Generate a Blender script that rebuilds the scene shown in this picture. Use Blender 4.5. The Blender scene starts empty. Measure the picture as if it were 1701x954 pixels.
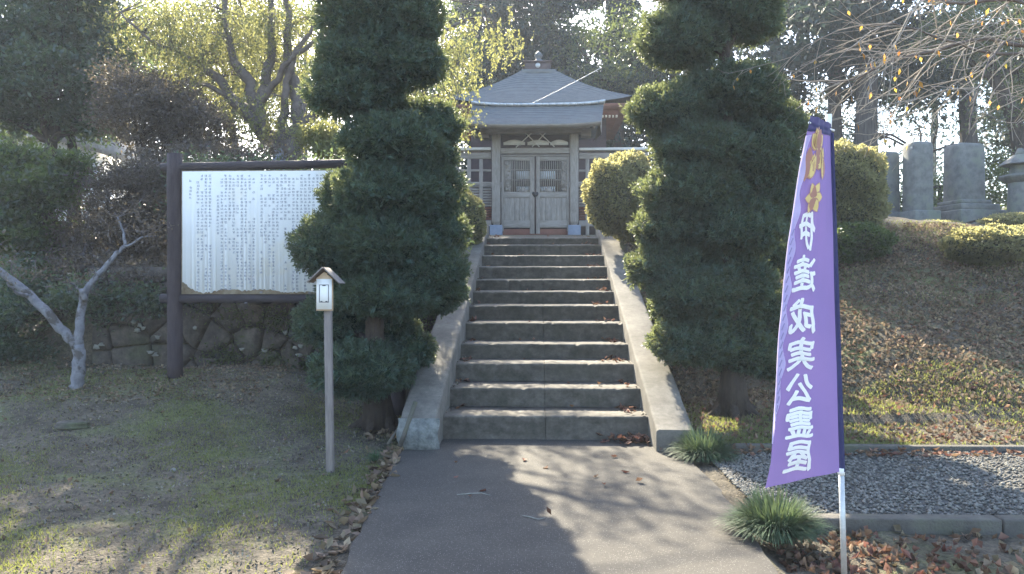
import bpy, bmesh, math, random
import numpy as np
from mathutils import Vector, Matrix
random.seed(7); rng = np.random.default_rng(7)
R = math.radians
sc = bpy.context.scene
C = sc.collection

# ------------------------------------------------------------------ camera
F = 1240.0; CX, CY = 850.5, 477.0; HOR = 480.0; YAW = R(2.05)
CAM = np.array([-0.065, 0.0, 1.5])
cam = bpy.data.cameras.new('camera'); cam.lens = F/1701*36; cam.sensor_width = 36
cam.clip_start = .05; cam.clip_end = 2000
camo = bpy.data.objects.new('camera', cam); C.objects.link(camo); sc.camera = camo
camo.location = CAM; camo.rotation_euler = (R(90)+(HOR-CY)/F, 0, YAW)
# ------------------------------------------------------------------ sky, sun, exposure
SUN_AZ = R(-15.5); SUN_EL = R(36)
w = bpy.data.worlds.new('World'); sc.world = w; w.use_nodes = True
nt = w.node_tree; bg = nt.nodes['Background']
sky = nt.nodes.new('ShaderNodeTexSky'); sky.sky_type = 'NISHITA'; sky.sun_disc = False
sky.sun_elevation = SUN_EL; sky.sun_rotation = SUN_AZ; sky.dust_density = 1.6; sky.air_density = 1.0
nt.links.new(sky.outputs[0], bg.inputs[0]); bg.inputs[1].default_value = 0.15
sl = bpy.data.lights.new('sun', 'SUN'); sl.energy = 5.0; sl.angle = R(.6); sl.color = (1, .90, .70)
so = bpy.data.objects.new('sun', sl); C.objects.link(so)
sd = Vector((math.sin(SUN_AZ)*math.cos(SUN_EL), math.cos(SUN_AZ)*math.cos(SUN_EL), math.sin(SUN_EL)))
so.rotation_euler = sd.to_track_quat('Z', 'Y').to_euler(); so.location = (-3, 12, 20)
sc.view_settings.view_transform = 'Standard'; sc.view_settings.look = 'None'
sc.view_settings.exposure = 2.33; sc.view_settings.gamma = 1
sc.cycles.max_bounces = 6; sc.cycles.transmission_bounces = 4; sc.cycles.volume_bounces = 0
sc.cycles.diffuse_bounces = 4

def at(px, py, Y):
    """point of the plane y=Y seen at a pixel of the photograph"""
    a = (px-CX)/F; b = (HOR-py)/F; s, c = math.sin(YAW), math.cos(YAW)
    d = np.array([-s+c*a, c+s*a, b]); t = (Y-CAM[1])/d[1]
    return CAM+d*t

# ------------------------------------------------------------------ mesh helpers
class Geo:
    def __init__(s): s.v = []; s.q = []; s.t = []; s.n = 0
    def add(s, V, Q=None, T=None):
        V = np.asarray(V, float).reshape(-1, 3)
        if Q is not None and len(Q): s.q.append(np.asarray(Q, int).reshape(-1, 4)+s.n)
        if T is not None and len(T): s.t.append(np.asarray(T, int).reshape(-1, 3)+s.n)
        s.v.append(V); s.n += len(V); return s
    def quads(s, A):          # A (N,4,3)
        n = len(A); return s.add(A.reshape(-1, 3), np.arange(n*4).reshape(n, 4))
    def box(s, x0, x1, y0, y1, z0, z1, M=None):
        V = np.array([(x, y, z) for z in (z0, z1) for y in (y0, y1) for x in (x0, x1)], float)
        if M is not None: V = V@np.array(M.to_3x3()).T+np.array(M.translation)
        return s.add(V, [(0, 2, 3, 1), (4, 5, 7, 6), (0, 1, 5, 4), (2, 6, 7, 3), (0, 4, 6, 2), (1, 3, 7, 5)])
    def tube(s, P, rad, n=8, cap=True, jit=0.0):
        P = [np.asarray(p, float) for p in P]; m = len(P)
        rad = [rad]*m if np.isscalar(rad) else list(rad)
        V = []; ref = None
        for i in range(m):
            d = P[min(i+1, m-1)]-P[max(i-1, 0)]; d = d/(np.linalg.norm(d)+1e-9)
            if ref is None:
                ref = np.cross(d, [0, 0, 1.0] if abs(d[2]) < .9 else [1.0, 0, 0])
            ref = ref-d*ref.dot(d); ref /= np.linalg.norm(ref)+1e-9
            b = np.cross(d, ref)
            for k in range(n):
                a = 2*math.pi*k/n; rr = rad[i]*(1+jit*(random.random()-.5)*2)
                V.append(P[i]+rr*(math.cos(a)*ref+math.sin(a)*b))
        Q = [(i*n+k, i*n+(k+1) % n, (i+1)*n+(k+1) % n, (i+1)*n+k) for i in range(m-1) for k in range(n)]
        T = []
        if cap:
            V.append(P[0]); V.append(P[-1])
            for k in range(n):
                T.append((m*n, (k+1) % n, k)); T.append((m*n+1, (m-1)*n+k, (m-1)*n+(k+1) % n))
        return s.add(V, Q, T)
    def prism(s, pts, y0, y1):   # outline in x,z, extruded along y
        n = len(pts); V = [(p[0], y0, p[1]) for p in pts]+[(p[0], y1, p[1]) for p in pts]
        V += [(sum(p[0] for p in pts)/n, y0, sum(p[1] for p in pts)/n), (sum(p[0] for p in pts)/n, y1, sum(p[1] for p in pts)/n)]
        Q = [(i, (i+1) % n, (i+1) % n+n, i+n) for i in range(n)]
        T = [(2*n, (i+1) % n, i) for i in range(n)]+[(2*n+1, i+n, (i+1) % n+n) for i in range(n)]
        return s.add(V, Q, T)
    def build(s, name, mat, parent=None, smooth=False, bevel=0, recalc=False):
        V = np.concatenate(s.v) if s.v else np.zeros((0, 3))
        me = bpy.data.meshes.new(name)
        Q = np.concatenate(s.q) if s.q else np.zeros((0, 4), int)
        T = np.concatenate(s.t) if s.t else np.zeros((0, 3), int)
        me.vertices.add(len(V)); me.vertices.foreach_set('co', V.astype(np.float32).ravel())
        L = np.concatenate([Q.ravel(), T.ravel()]); me.loops.add(len(L)); me.loops.foreach_set('vertex_index', L.astype(np.int32))
        st = np.concatenate([np.arange(len(Q))*4, len(Q)*4+np.arange(len(T))*3]).astype(np.int32)
        me.polygons.add(len(st)); me.polygons.foreach_set('loop_start', st)
        me.update(calc_edges=True); me.validate()
        if recalc:
            bm = bmesh.new(); bm.from_mesh(me); bmesh.ops.recalc_face_normals(bm, faces=bm.faces); bm.to_mesh(me); bm.free()
        if smooth: me.shade_smooth()
        me.materials.append(mat)
        o = bpy.data.objects.new(name, me); C.objects.link(o)
        if parent: o.parent = parent
        if bevel:
            b = o.modifiers.new('bevel', 'BEVEL'); b.width = bevel; b.segments = 2; b.limit_method = 'ANGLE'
        return o
def tag(o, label=None, cat=None, group=None, kind=None):
    if label: o['label'] = label
    if cat: o['category'] = cat
    if group: o['group'] = group
    if kind: o['kind'] = kind
    return o
def thing(name, label=None, cat=None, group=None, kind=None, loc=(0, 0, 0)):
    o = bpy.data.objects.new(name, None); C.objects.link(o); o.empty_display_size = .1
    return tag(o, label, cat, group, kind)
def norm(a): return a/(np.linalg.norm(a, axis=-1, keepdims=True)+1e-9)
def rdir(n): return norm(rng.normal(size=(n, 3)))
def leafq(P, D, L, W, fold=.0, N=None):
    """diamond leaves: base P, direction D"""
    n = len(P); N = rdir(n) if N is None else N
    S = norm(np.cross(D, N)); N2 = norm(np.cross(S, D))
    L = np.broadcast_to(np.asarray(L, float).reshape(-1, 1), (n, 1)); W = np.broadcast_to(np.asarray(W, float).reshape(-1, 1), (n, 1))
    M = P+D*L*.45
    return np.stack([P, M+S*W*.5+N2*W*fold, P+D*L, M-S*W*.5+N2*W*fold], 1)
def sm(x, a, b):
    t = np.clip((x-a)/(b-a), 0, 1); return t*t*(3-2*t)

# ------------------------------------------------------------------ materials
def mat(name, c1, c2=None, scale=5, detail=6, rough=.85, bump=.0, bscale=None, c3=None, scale3=1.2, th3=(.5, .62),
        stretch=None, trans=None, island=0.0, spec=.3, metal=0, tcol=None, bdist=.02, speck=None, coords='Object', mottle=None, tint=False):
    m = bpy.data.materials.new(name); m.use_nodes = True; t = m.node_tree; N = t.nodes; Lk = t.links
    b = N['Principled BSDF']; b.inputs['Roughness'].default_value = rough
    b.inputs['Specular IOR Level'].default_value = spec; b.inputs['Metallic'].default_value = metal
    tc = N.new('ShaderNodeTexCoord'); vec = tc.outputs[coords]
    if stretch:
        mp = N.new('ShaderNodeMapping'); mp.inputs['Scale'].default_value = stretch; Lk.new(vec, mp.inputs[0]); vec = mp.outputs[0]
    col = None
    if c2 is not None:
        no = N.new('ShaderNodeTexNoise'); no.inputs['Scale'].default_value = scale; no.inputs['Detail'].default_value = detail
        no.inputs['Roughness'].default_value = .65; Lk.new(vec, no.inputs[0])
        r = N.new('ShaderNodeValToRGB'); r.color_ramp.elements[0].position = .33; r.color_ramp.elements[1].position = .68
        r.color_ramp.elements[0].color = (*c1, 1); r.color_ramp.elements[1].color = (*c2, 1)
        Lk.new(no.outputs[0], r.inputs[0]); col = r.outputs[0]
    if c3 is not None:
        n3 = N.new('ShaderNodeTexNoise'); n3.inputs['Scale'].default_value = scale3; n3.inputs['Detail'].default_value = 8
        n3.inputs['Roughness'].default_value = .6; Lk.new(tc.outputs[coords], n3.inputs[0])
        r3 = N.new('ShaderNodeMapRange'); r3.inputs[1].default_value = th3[0]; r3.inputs[2].default_value = th3[1]; Lk.new(n3.outputs[0], r3.inputs[0])
        mx = N.new('ShaderNodeMix'); mx.data_type = 'RGBA'; Lk.new(r3.outputs[0], mx.inputs['Factor'])
        if col: Lk.new(col, mx.inputs['A'])
        else: mx.inputs['A'].default_value = (*c1, 1)
        mx.inputs['B'].default_value = (*c3, 1); col = mx.outputs['Result']
    if mottle:
        nm = N.new('ShaderNodeTexNoise'); nm.inputs['Scale'].default_value = mottle[0]; nm.inputs['Detail'].default_value = 6; nm.inputs['Roughness'].default_value = .75; Lk.new(tc.outputs[coords], nm.inputs[0])
        rm = N.new('ShaderNodeMapRange'); rm.inputs[1].default_value = .32; rm.inputs[2].default_value = .68; rm.inputs[3].default_value = 1-mottle[1]; rm.inputs[4].default_value = 1+mottle[1]; Lk.new(nm.outputs[0], rm.inputs[0])
        hm = N.new('ShaderNodeHueSaturation'); Lk.new(rm.outputs[0], hm.inputs['Value']); Lk.new(col, hm.inputs['Color']); col = hm.outputs[0]
    if speck is not None:
        vo = N.new('ShaderNodeTexVoronoi'); vo.inputs['Scale'].default_value = speck[1]; Lk.new(tc.outputs[coords], vo.inputs[0])
        r4 = N.new('ShaderNodeMapRange'); r4.inputs[1].default_value = .34; r4.inputs[2].default_value = .18; Lk.new(vo.outputs['Distance'], r4.inputs[0])
        sp = N.new('ShaderNodeSeparateColor'); Lk.new(vo.outputs['Color'], sp.inputs[0])
        mm = N.new('ShaderNodeMath'); mm.operation = 'GREATER_THAN'; mm.inputs[1].default_value = speck[2]; Lk.new(sp.outputs[0], mm.inputs[0])
        m2 = N.new('ShaderNodeMath'); m2.operation = 'MULTIPLY'; Lk.new(mm.outputs[0], m2.inputs[0]); Lk.new(r4.outputs[0], m2.inputs[1])
        mx = N.new('ShaderNodeMix'); mx.data_type = 'RGBA'; Lk.new(m2.outputs[0], mx.inputs['Factor']); Lk.new(col, mx.inputs['A'])
        mx.inputs['B'].default_value = (*speck[0], 1); col = mx.outputs['Result']
    if island:
        ge = N.new('ShaderNodeNewGeometry'); hs = N.new('ShaderNodeHueSaturation')
        r5 = N.new('ShaderNodeMapRange'); r5.inputs[3].default_value = 1-island; r5.inputs[4].default_value = 1+island
        Lk.new(ge.outputs['Random Per Island'], r5.inputs[0])
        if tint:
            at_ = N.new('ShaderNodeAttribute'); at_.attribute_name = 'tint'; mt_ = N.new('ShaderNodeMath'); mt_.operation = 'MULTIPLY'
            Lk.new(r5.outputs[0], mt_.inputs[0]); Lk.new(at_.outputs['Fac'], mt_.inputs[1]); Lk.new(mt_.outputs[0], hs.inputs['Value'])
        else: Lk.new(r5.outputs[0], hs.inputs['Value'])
        r6 = N.new('ShaderNodeMapRange'); r6.inputs[3].default_value = .5-island*.04; r6.inputs[4].default_value = .5+island*.05
        ma = N.new('ShaderNodeMath'); ma.operation = 'MULTIPLY'; ma.inputs[1].default_value = 7.31; Lk.new(ge.outputs['Random Per Island'], ma.inputs[0])
        fr = N.new('ShaderNodeMath'); fr.operation = 'FRACT'; Lk.new(ma.outputs[0], fr.inputs[0])
        Lk.new(fr.outputs[0], r6.inputs[0]); Lk.new(r6.outputs[0], hs.inputs['Hue'])
        if col: Lk.new(col, hs.inputs['Color'])
        else: hs.inputs['Color'].default_value = (*c1, 1)
        col = hs.outputs[0]
    if col: Lk.new(col, b.inputs['Base Color'])
    else: b.inputs['Base Color'].default_value = (*c1, 1)
    if bump:
        nb = N.new('ShaderNodeTexNoise'); nb.inputs['Scale'].default_value = bscale or scale*6; nb.inputs['Detail'].default_value = 5; Lk.new(vec, nb.inputs[0])
        bp = N.new('ShaderNodeBump'); bp.inputs['Strength'].default_value = bump; bp.inputs['Distance'].default_value = bdist
        Lk.new(nb.outputs[0], bp.inputs['Height']); Lk.new(bp.outputs[0], b.inputs['Normal'])
    if trans:
        tr = N.new('ShaderNodeBsdfTranslucent')
        if tcol: tr.inputs[0].default_value = (*tcol, 1)
        elif col: Lk.new(col, tr.inputs[0])
        else: tr.inputs[0].default_value = (*c1, 1)
        ms = N.new('ShaderNodeMixShader'); ms.inputs[0].default_value = trans
        Lk.new(b.outputs[0], ms.inputs[1]); Lk.new(tr.outputs[0], ms.inputs[2]); Lk.new(ms.outputs[0], N['Material Output'].inputs[0])
    return m
def leafmat(name, c, trans=.35, island=.45, tcol=None, rough=.6, spec=.35, tint=False):
    return mat(name, c, island=island, tint=tint, trans=trans, tcol=tcol, rough=rough, spec=spec)

M = {}
M['ground'] = mat('earth_and_moss', (.052, .043, .032), (.130, .110, .080), 3.5, 10, .95, .9, 60, (.115, .13, .050), 1.1, (.50, .68), bdist=.03, mottle=(26, .6))
M['gravel_bed'] = mat('gravel_bed', (.05, .05, .048), (.09, .09, .085), 30, 4, .9, .5, 90)
M['stone_chip'] = mat('gravel_stone', (.125, .118, .104), island=.55, rough=.8)
M['path'] = mat('washed_concrete', (.042, .038, .034), (.065, .059, .051), 2.2, 12, .85, .55, 260, (.045, .041, .037), 1.7, (.5, .72), speck=((.17, .16, .14), 95, .62), bdist=.004, mottle=(60, .28))
M['concrete'] = mat('old_concrete', (.088, .080, .068), (.15, .138, .118), 3.2, 10, .85, .35, 70, (.08, .076, .06), 2.3, (.52, .72), speck=((.10, .095, .08), 70, .7), bdist=.006, mottle=(14, .25))
M['step'] = mat('step_concrete', (.060, .054, .044), (.115, .105, .09), 5, 12, .85, .35, 70, (.06, .057, .045), 3.1, (.5, .7), stretch=(1, 1, 2.2), bdist=.006, mottle=(11, .35), island=.16)
M['wallstone'] = mat('rubble_stone', (.034, .029, .026), (.10, .086, .073), 4, 8, .9, .6, 30, (.05, .055, .032), 2, (.52, .68), bdist=.02, mottle=(9, .45), island=.4)
M['mortar'] = mat('joint_earth', (.025, .022, .018), (.05, .045, .038), 8, 4, .95)
M['lichen'] = mat('lichen', (.14, .14, .125), (.26, .26, .235), 12, 4, .9)
M['grave'] = mat('grave_granite', (.085, .09, .09), (.165, .172, .168), 6, 8, .8, .3, 80, (.12, .14, .10), 3, (.5, .7))
M['kerb'] = mat('kerb_concrete', (.06, .055, .047), (.12, .11, .096), 4, 10, .9, .5, 60, (.08, .085, .05), 2, (.5, .68))
M['log'] = mat('dark_stained_timber', (.030, .022, .028), (.060, .046, .050), 4, 8, .7, .5, 30, stretch=(6, 6, 1), spec=.25)
M['log_h'] = mat('dark_stained_beam', (.028, .024, .030), (.058, .048, .055), 4, 8, .7, .6, 30, stretch=(1, 6, 6), spec=.25)
M['panel'] = mat('white_sheet', (.78, .81, .86), (.86, .88, .90), 1.6, 6, .45, c3=(.80, .79, .74), scale3=2.2, th3=(.55, .7), spec=.4)
M['ply'] = mat('peeled_plywood', (.20, .15, .10), (.42, .36, .28), 14, 6, .9)
M['ink'] = mat('faded_ink', (.30, .32, .40), rough=.7)
M['greywood'] = mat('weathered_grey_wood', (.20, .175, .155), (.34, .31, .28), 5, 10, .85, .4, 30, stretch=(7, 7, .9), c3=(.17, .15, .135), scale3=3, th3=(.55, .8))
M['greywood_h'] = mat('weathered_grey_beam', (.20, .175, .155), (.34, .31, .28), 5, 10, .85, .4, 30, stretch=(.9, 7, 7))
M['palewood'] = mat('pale_wood', (.50, .47, .43), (.64, .61, .57), 6, 8, .8, stretch=(1, 6, 6))
M['darkwood'] = mat('dark_brown_wood', (.035, .022, .022), (.065, .042, .040), 5, 8, .8, .2, 30)
M['redwood'] = mat('red_brown_rafter', (.14, .055, .04), (.20, .085, .06), 5, 6, .75)
M['rafterend'] = mat('rafter_end_paint', (.55, .45, .34), rough=.7)
M['roof'] = mat('copper_sheet_roof', (.065, .073, .080), (.11, .12, .125), 5, 8, .55, .15, 30, (.10, .11, .115), 2, (.5, .7), stretch=(1, 2, 2), spec=.5)
M['roofbox'] = mat('dark_ridge_box', (.045, .030, .034), (.075, .052, .056), 6, 5, .6)
M['metaltrim'] = mat('pale_metal_trim', (.40, .41, .42), (.55, .56, .57), 8, 3, .4, metal=.3)
M['iron'] = mat('black_iron', (.04, .04, .045), rough=.5, metal=.6)
M['bluestone'] = mat('blue_base_stone', (.16, .19, .25), (.23, .26, .32), 8, 6, .8)
M['postwood'] = mat('sign_post_wood', (.15, .13, .12), (.25, .215, .20), 5, 8, .85, .3, 30, stretch=(9, 9, 1))
M['newwood'] = mat('new_pine_board', (.40, .28, .17), (.52, .38, .25), 6, 6, .7, stretch=(1, 1, 6))
M['paper'] = mat('white_card', (.74, .73, .70), (.80, .79, .77), 5, 3, .6)
M['print'] = mat('black_print', (.05, .05, .06), rough=.6)
M['pole'] = mat('galvanised_pole', (.42, .42, .41), (.55, .55, .53), 14, 5, .45, .2, 60, metal=.5)
M['wpole'] = mat('white_pole', (.75, .75, .74), rough=.35)
M['cloth'] = mat('purple_banner_cloth', (.095, .076, .215), (.108, .086, .24), 3, 3, .8, .15, 500, trans=.22, tcol=(.12, .095, .26), spec=.15, bdist=.001)
M['navy'] = mat('navy_sleeve', (.035, .035, .10), (.05, .05, .13), 6, 3, .8, trans=.15)
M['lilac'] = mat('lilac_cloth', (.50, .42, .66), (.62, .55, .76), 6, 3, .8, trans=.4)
M['white_ink'] = mat('white_banner_print', (.94, .92, .88), rough=.8, trans=.30)
M['gold_ink'] = mat('gold_banner_print', (.78, .60, .24), (.86, .68, .30), 20, 3, .8, trans=.25)
M['grey_ink'] = mat('thin_outline_print', (.28, .24, .42), rough=.8)
M['bark'] = mat('brown_bark', (.032, .024, .020), (.075, .058, .046), 5, 8, .95, 1, 22, stretch=(4, 4, .8), bdist=.03)
M['cedarbark'] = mat('cedar_bark', (.050, .045, .045), (.115, .105, .10), 4, 8, .95, 1, 16, stretch=(5, 5, .5), bdist=.04)
M['cherrybark'] = mat('grey_brown_bark', (.075, .06, .055), (.15, .125, .11), 6, 6, .9, .7, 20, bdist=.02)
M['whitebark'] = mat('pale_lichen_bark', (.12, .12, .135), (.25, .25, .275), 7, 8, .9, .8, 26, (.075, .068, .066), 7, (.50, .60), bdist=.02)
M['twig'] = mat('pale_twig', (.20, .17, .14), (.34, .30, .25), 10, 4, .85)
M['yew'] = leafmat('yew_needles', (.030, .058, .050), .34, .3, (.26, .30, .11), rough=.5, tint=True)
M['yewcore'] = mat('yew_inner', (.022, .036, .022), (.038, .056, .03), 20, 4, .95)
M['azalea'] = leafmat('azalea_leaves', (.048, .054, .034), .42, .55, (.62, .58, .24))
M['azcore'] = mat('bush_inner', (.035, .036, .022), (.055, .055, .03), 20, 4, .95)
M['redshrub'] = leafmat('andromeda_leaves', (.036, .029, .032), .36, .6, (.26, .21, .13), rough=.34, spec=.5)
M['dkleaf'] = leafmat('dark_broad_leaves', (.026, .046, .040), .40, .6, (.20, .27, .10), rough=.34, spec=.5)
M['hedge'] = leafmat('shade_shrub_leaves', (.014, .028, .018), .45, .6, (.20, .27, .06), rough=.34, spec=.5)
M['yleaf'] = leafmat('yellowing_leaves', (.11, .12, .05), .50, .65, (.32, .32, .11), rough=.5)
M['cedar'] = leafmat('cedar_needles', (.020, .038, .034), .25, .5, (.05, .08, .05))
M['fargreen'] = leafmat('far_tree_leaves', (.05, .075, .04), .45, .5, (.16, .20, .05), rough=.4, spec=.6)
M['litter'] = mat('dry_leaves', (.12, .085, .055), (.25, .19, .13), 3, 2, .8, island=.5, trans=.25)
M['redleaf'] = mat('rust_red_leaves', (.12, .05, .034), (.22, .135, .09), 4, 2, .75, island=.45, trans=.3)
M['orangeleaf'] = mat('orange_leaves', (.55, .20, .05), (.60, .42, .08), 2, 2, .7, island=.4, trans=.55)
M['grass'] = leafmat('grass_blades', (.10, .115, .05), .4, .5, (.30, .32, .08))
M['tuft'] = leafmat('mondo_grass', (.055, .092, .05), .28, .5, (.14, .19, .08), rough=.6, spec=.2)
M['debris'] = mat('small_debris', (.06, .05, .04), (.22, .20, .16), 3, 2, .9, island=.5)
M['house'] = mat('pale_render_wall', (.55, .55, .54), (.62, .62, .61), 3, 3, .8)
M['tile'] = mat('grey_tile_roof', (.16, .16, .165), (.26, .26, .265), 4, 5, .6)

# ------------------------------------------------------------------ terrain
SY = [395.5, 407.3, 424.9, 443.7, 465, 484.8, 508, 536.8, 571.6, 604.3, 645, 691][::-1]
T0, TD = 7.44, .562
SD = [T0+TD*k for k in range(12)]
SZ = [1.5-(SY[k]-480)*SD[k]/F for k in range(12)]
LAND = SZ[-1]
LW, RW = (-1.02, -1.37), (1.02, 1.37)
def G(x, y):
    x = np.asarray(x, float); y = np.asarray(y, float); x, y = np.broadcast_arrays(x, y)
    # right bank
    y0 = np.interp(x, [2, 3.3, 5, 7], [9.5, 9.1, 7.95, 7.7])+.16*np.sin(x*2.3)+.1*np.sin(x*5.1+1); yc = np.interp(x, [5, 5.9, 6.5, 8], [12.8, 12.3, 10.6, 10.2]); zc = np.interp(yc, [10.2, 12.8], [1.22, 2.38])
    near = np.interp(y, [-50, 4.9, 5.1, 7.0, 7.12], [-.10, -.10, -.04, -.03, .03])
    foot = .03+.10*(y-7.12)/(y0-7.12); rise = .13+(zc-.13)*(y-y0)/(yc-y0); crest = zc+(2.42-zc)*(y-yc)/(13.2-yc)
    back = np.interp(y, [13.2, 14.5, 17, 22, 60], [2.42, 2.78, 3.02, 3.1, 3.3])
    pr = np.where(y < 7.12, near, np.where(y < y0, foot, np.where(y < yc, rise, np.where(y < 13.2, crest, back))))
    pr = pr+np.where((y > 8) & (x > 2), .10*np.sin(x*1.1+y*.5), 0)
    pl = -.03+.50*sm(y, 6.0, 9.6)*sm(-x, 1.4, 3.6)
    terr = np.interp(y, [10.0, 14, 18, 60], [1.75, 2.3, 2.8, 3.3])
    wl = sm(y, 9.98, 10.02)
    bank = .45+(terr-.45)*sm(y, 8.6, 12.2)
    s = sm(-x, 6.0, 7.2)
    left = np.where(y > 10, pl*(1-wl)+terr*wl, pl)*(1-s)+s*np.where(y < 8.6, pl, np.maximum(bank, pl))
    mid = np.interp(y, [-50, 7.5, 13.9, 14.05, 18, 60], [-.03, -.25, LAND-.35, LAND-.02, 2.80, 3.3])
    mid = np.where(y < 7.3, -.03, mid)
    a = sm(x, 1.28, 1.34); b = sm(-x, 1.28, 1.34)
    z = mid*(1-a)*(1-b)+pr*a+left*b
    up = sm(y, 13.6, 15)     # terrace levels run together behind the stairs
    z = z*(1-up)+up*(np.interp(y, [13, 18, 22, 60], [LAND-.02, 2.80, 3.0, 3.3])*(1-sm(x, 1.5, 4))+pr*sm(x, 1.5, 4))
    z = z+np.where(np.abs(x) > 1.4, .018*np.sin(x*3.1+1)*np.sin(y*2.7)+.010*np.sin(x*9.3+y*4)*np.sin(y*8.1-x*3), 0)
    return z
def g(x, y): return float(G(x, y))
def axis(lo, hi, step, far):
    a = np.arange(lo, hi+1e-6, step); k = []; d = step; v = hi
    while v < far: d *= 1.35; v += d; k.append(v)
    k2 = []; d = step; v = lo
    while v > -far: d *= 1.35; v -= d; k2.append(v)
    return np.concatenate([k2[::-1], a, k])
xs = axis(-11, 11, .085, 400); ys = axis(1.0, 19, .085, 400)
X, Y = np.meshgrid(xs, ys); Z = G(X, Y)+np.where((np.abs(X) > 1.4) & (Y < 20), rng.normal(size=X.shape)*.006, 0)
nx, ny = len(xs), len(ys); I = np.arange(nx*ny).reshape(ny, nx)
gg = Geo(); gg.add(np.stack([X, Y, Z], -1), np.stack([I[:-1, :-1], I[:-1, 1:], I[1:, 1:], I[1:, :-1]], -1).reshape(-1, 4))
go = gg.build('ground', M['ground'], smooth=True); tag(go, 'bare earth ground with moss patches, rising in a bank on the right', kind='structure')

# path slab
pl = [at(565, 954, 3.92), at(607, 864, 4.84), at(655, 770, 6.41), at(676, 742, 7.1)]
prt = [at(1295, 954, 3.92), at(1228, 852, 5.0), at(1186, 797, 5.87), at(1150, 768, 6.45), at(1140, 750, 6.93)]
out = [(-1.20, -6)]+[(p[0], p[1]) for p in pl]+[(-1.04, 7.1), (-1.04, 7.44), (1.04, 7.44), (1.04, 6.97), (1.36, 6.93)]+[(p[0], p[1]) for p in prt[::-1][1:]]+[(1.25, -6)]
# refine + roughen edges
ro = []
for i in range(len(out)):
    p, q = np.array(out[i]), np.array(out[(i+1) % len(out)]); n = max(1, int(np.linalg.norm(q-p)/.12))
    for k in range(n):
        r_ = p+(q-p)*k/n; ro.append(r_+(rng.normal(size=2)*.006 if abs(r_[0]) > 1.06 and r_[1] < 7 else 0))
bm = bmesh.new(); vs = [bm.verts.new((p[0], p[1], 0)) for p in ro]; f = bm.faces.new(vs)
f.normal_update()
if f.normal.z < 0: f.normal_flip()
ex = bmesh.ops.extrude_face_region(bm, geom=[f]); 
for v in [e for e in ex['geom'] if isinstance(e, bmesh.types.BMVert)]: v.co.z = 0
for v in vs: v.co.z = -.12
bmesh.ops.recalc_face_normals(bm, faces=bm.faces)
me = bpy.data.meshes.new('path'); bm.to_mesh(me); bm.free(); me.materials.append(M['path'])
po = bpy.data.objects.new('path', me); C.objects.link(po); tag(po, 'flat pebbly concrete path leading to the steps', kind='structure')

# ------------------------------------------------------------------ stairs
st = thing('stairs', 'twelve worn concrete steps climbing to the shrine gate', kind='structure')
tilt = [.004, .006, .008, .012, .018, .020, .022, .026, .030, .034, .042, .055]
for k in range(12):
    y0, y1 = SD[k], (SD[k+1] if k < 11 else 14.6)+.05
    zb = (SZ[k-1] if k else 0)-.16
    for side in (0, 1):
        x0, x1 = (-1.035, -.0015) if side == 0 else (.0015, 1.035)
        x0 += .03*0; gq = Geo(); n = 48; rows = []
        xx = np.linspace(x0, x1, n)
        jz = .0015*np.sin(xx*7+k)+.0012*rng.normal(size=n); jy = .002*np.sin(xx*11+2*k)+rng.normal(size=n)*.0012
        chip = np.zeros(n)
        for _ in range(random.randint(2, 5)):
            c_ = random.randint(1, n-2); chip[c_] -= random.uniform(.004, .014); chip[c_+random.choice((-1, 1))] -= random.uniform(.001, .007)
        jz[0 if side else -1] -= .003
        prof = [(.012, zb), (.006, SZ[k]-.03-.0), (.000, SZ[k]-.018), (.006, SZ[k]-.006), (.020, SZ[k]), (.22, SZ[k]+tilt[k]*.5), (y1-y0, SZ[k]+tilt[k]), (y1-y0, zb)]
        for (dy, z) in prof:
            top = z > SZ[k]-.05
            ed_ = 1 if (top and dy < .03) else 0; rows.append(np.stack([xx, y0+dy+jy*(1 if dy < .1 else 0)-chip*.8*ed_, z+jz*(1 if top else 0)+chip*ed_*(.4 if dy < .005 else 1)], -1))
        V = np.array(rows); m = len(prof); J = np.arange(m*n).reshape(m, n)
        gq.add(V, np.stack([J[:-1, :-1], J[:-1, 1:], J[1:, 1:], J[1:, :-1]], -1).reshape(-1, 4))
        for c in (0, n-1):
            gq.add(V[:, c], T=[(0, i, i+1) for i in range(1, m-1)])
        o = gq.build('step', M['step'], st, recalc=True)
# side walls
def stairwall(x0, x1, y0, z0, label, rounded):
    e = thing('stair_wall', label, 'wall', 'low walls flanking the steps')
    gq = Geo(); n = 60; yy = np.linspace(y0, 14.3, n); rows = []
    z1 = 2.50; ztop = z0+(z1-z0)*(yy-y0)/(13.6-y0)
    if rounded: ztop = ztop-.05*np.exp(-(yy-y0)/.05)
    prof = [(x0, None), (x0, -.022), (x0+.012, -.006), (x0+.03, 0), (x1-.03, 0), (x1-.012, -.006), (x1, -.022), (x1, None)]
    V = np.zeros((n, len(prof), 3))
    for i in range(n):
        for j, (x, dz) in enumerate(prof):
            V[i, j] = (x+rng.normal()*.002, yy[i], (ztop[i]-1.3 if dz is None else ztop[i]+dz+rng.normal()*.0015+.004*math.sin(yy[i]*5)))
            if dz is None: V[i, j, 2] = min(V[i, j, 2], -.1)
    m = len(prof); J = np.arange(n*m).reshape(n, m)
    gq.add(V, np.stack([J[:-1, :-1], J[:-1, 1:], J[1:, 1:], J[1:, :-1]], -1).reshape(-1, 4))
    gq.add(V[0], T=[(0, i, i+1) for i in range(1, m-1)]); gq.add(V[-1], T=[(0, i, i+1) for i in range(1, m-1)])
    gq.build('wall_body', M['concrete'], e, recalc=True)
    return e
wl = stairwall(LW[1], LW[0], 6.98, .315, 'sloping concrete wall with crumbled rounded end left of the steps', True)
stairwall(RW[0], RW[1], 6.93, .20, 'sunlit sloping concrete wall with square end right of the steps', False)
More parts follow.
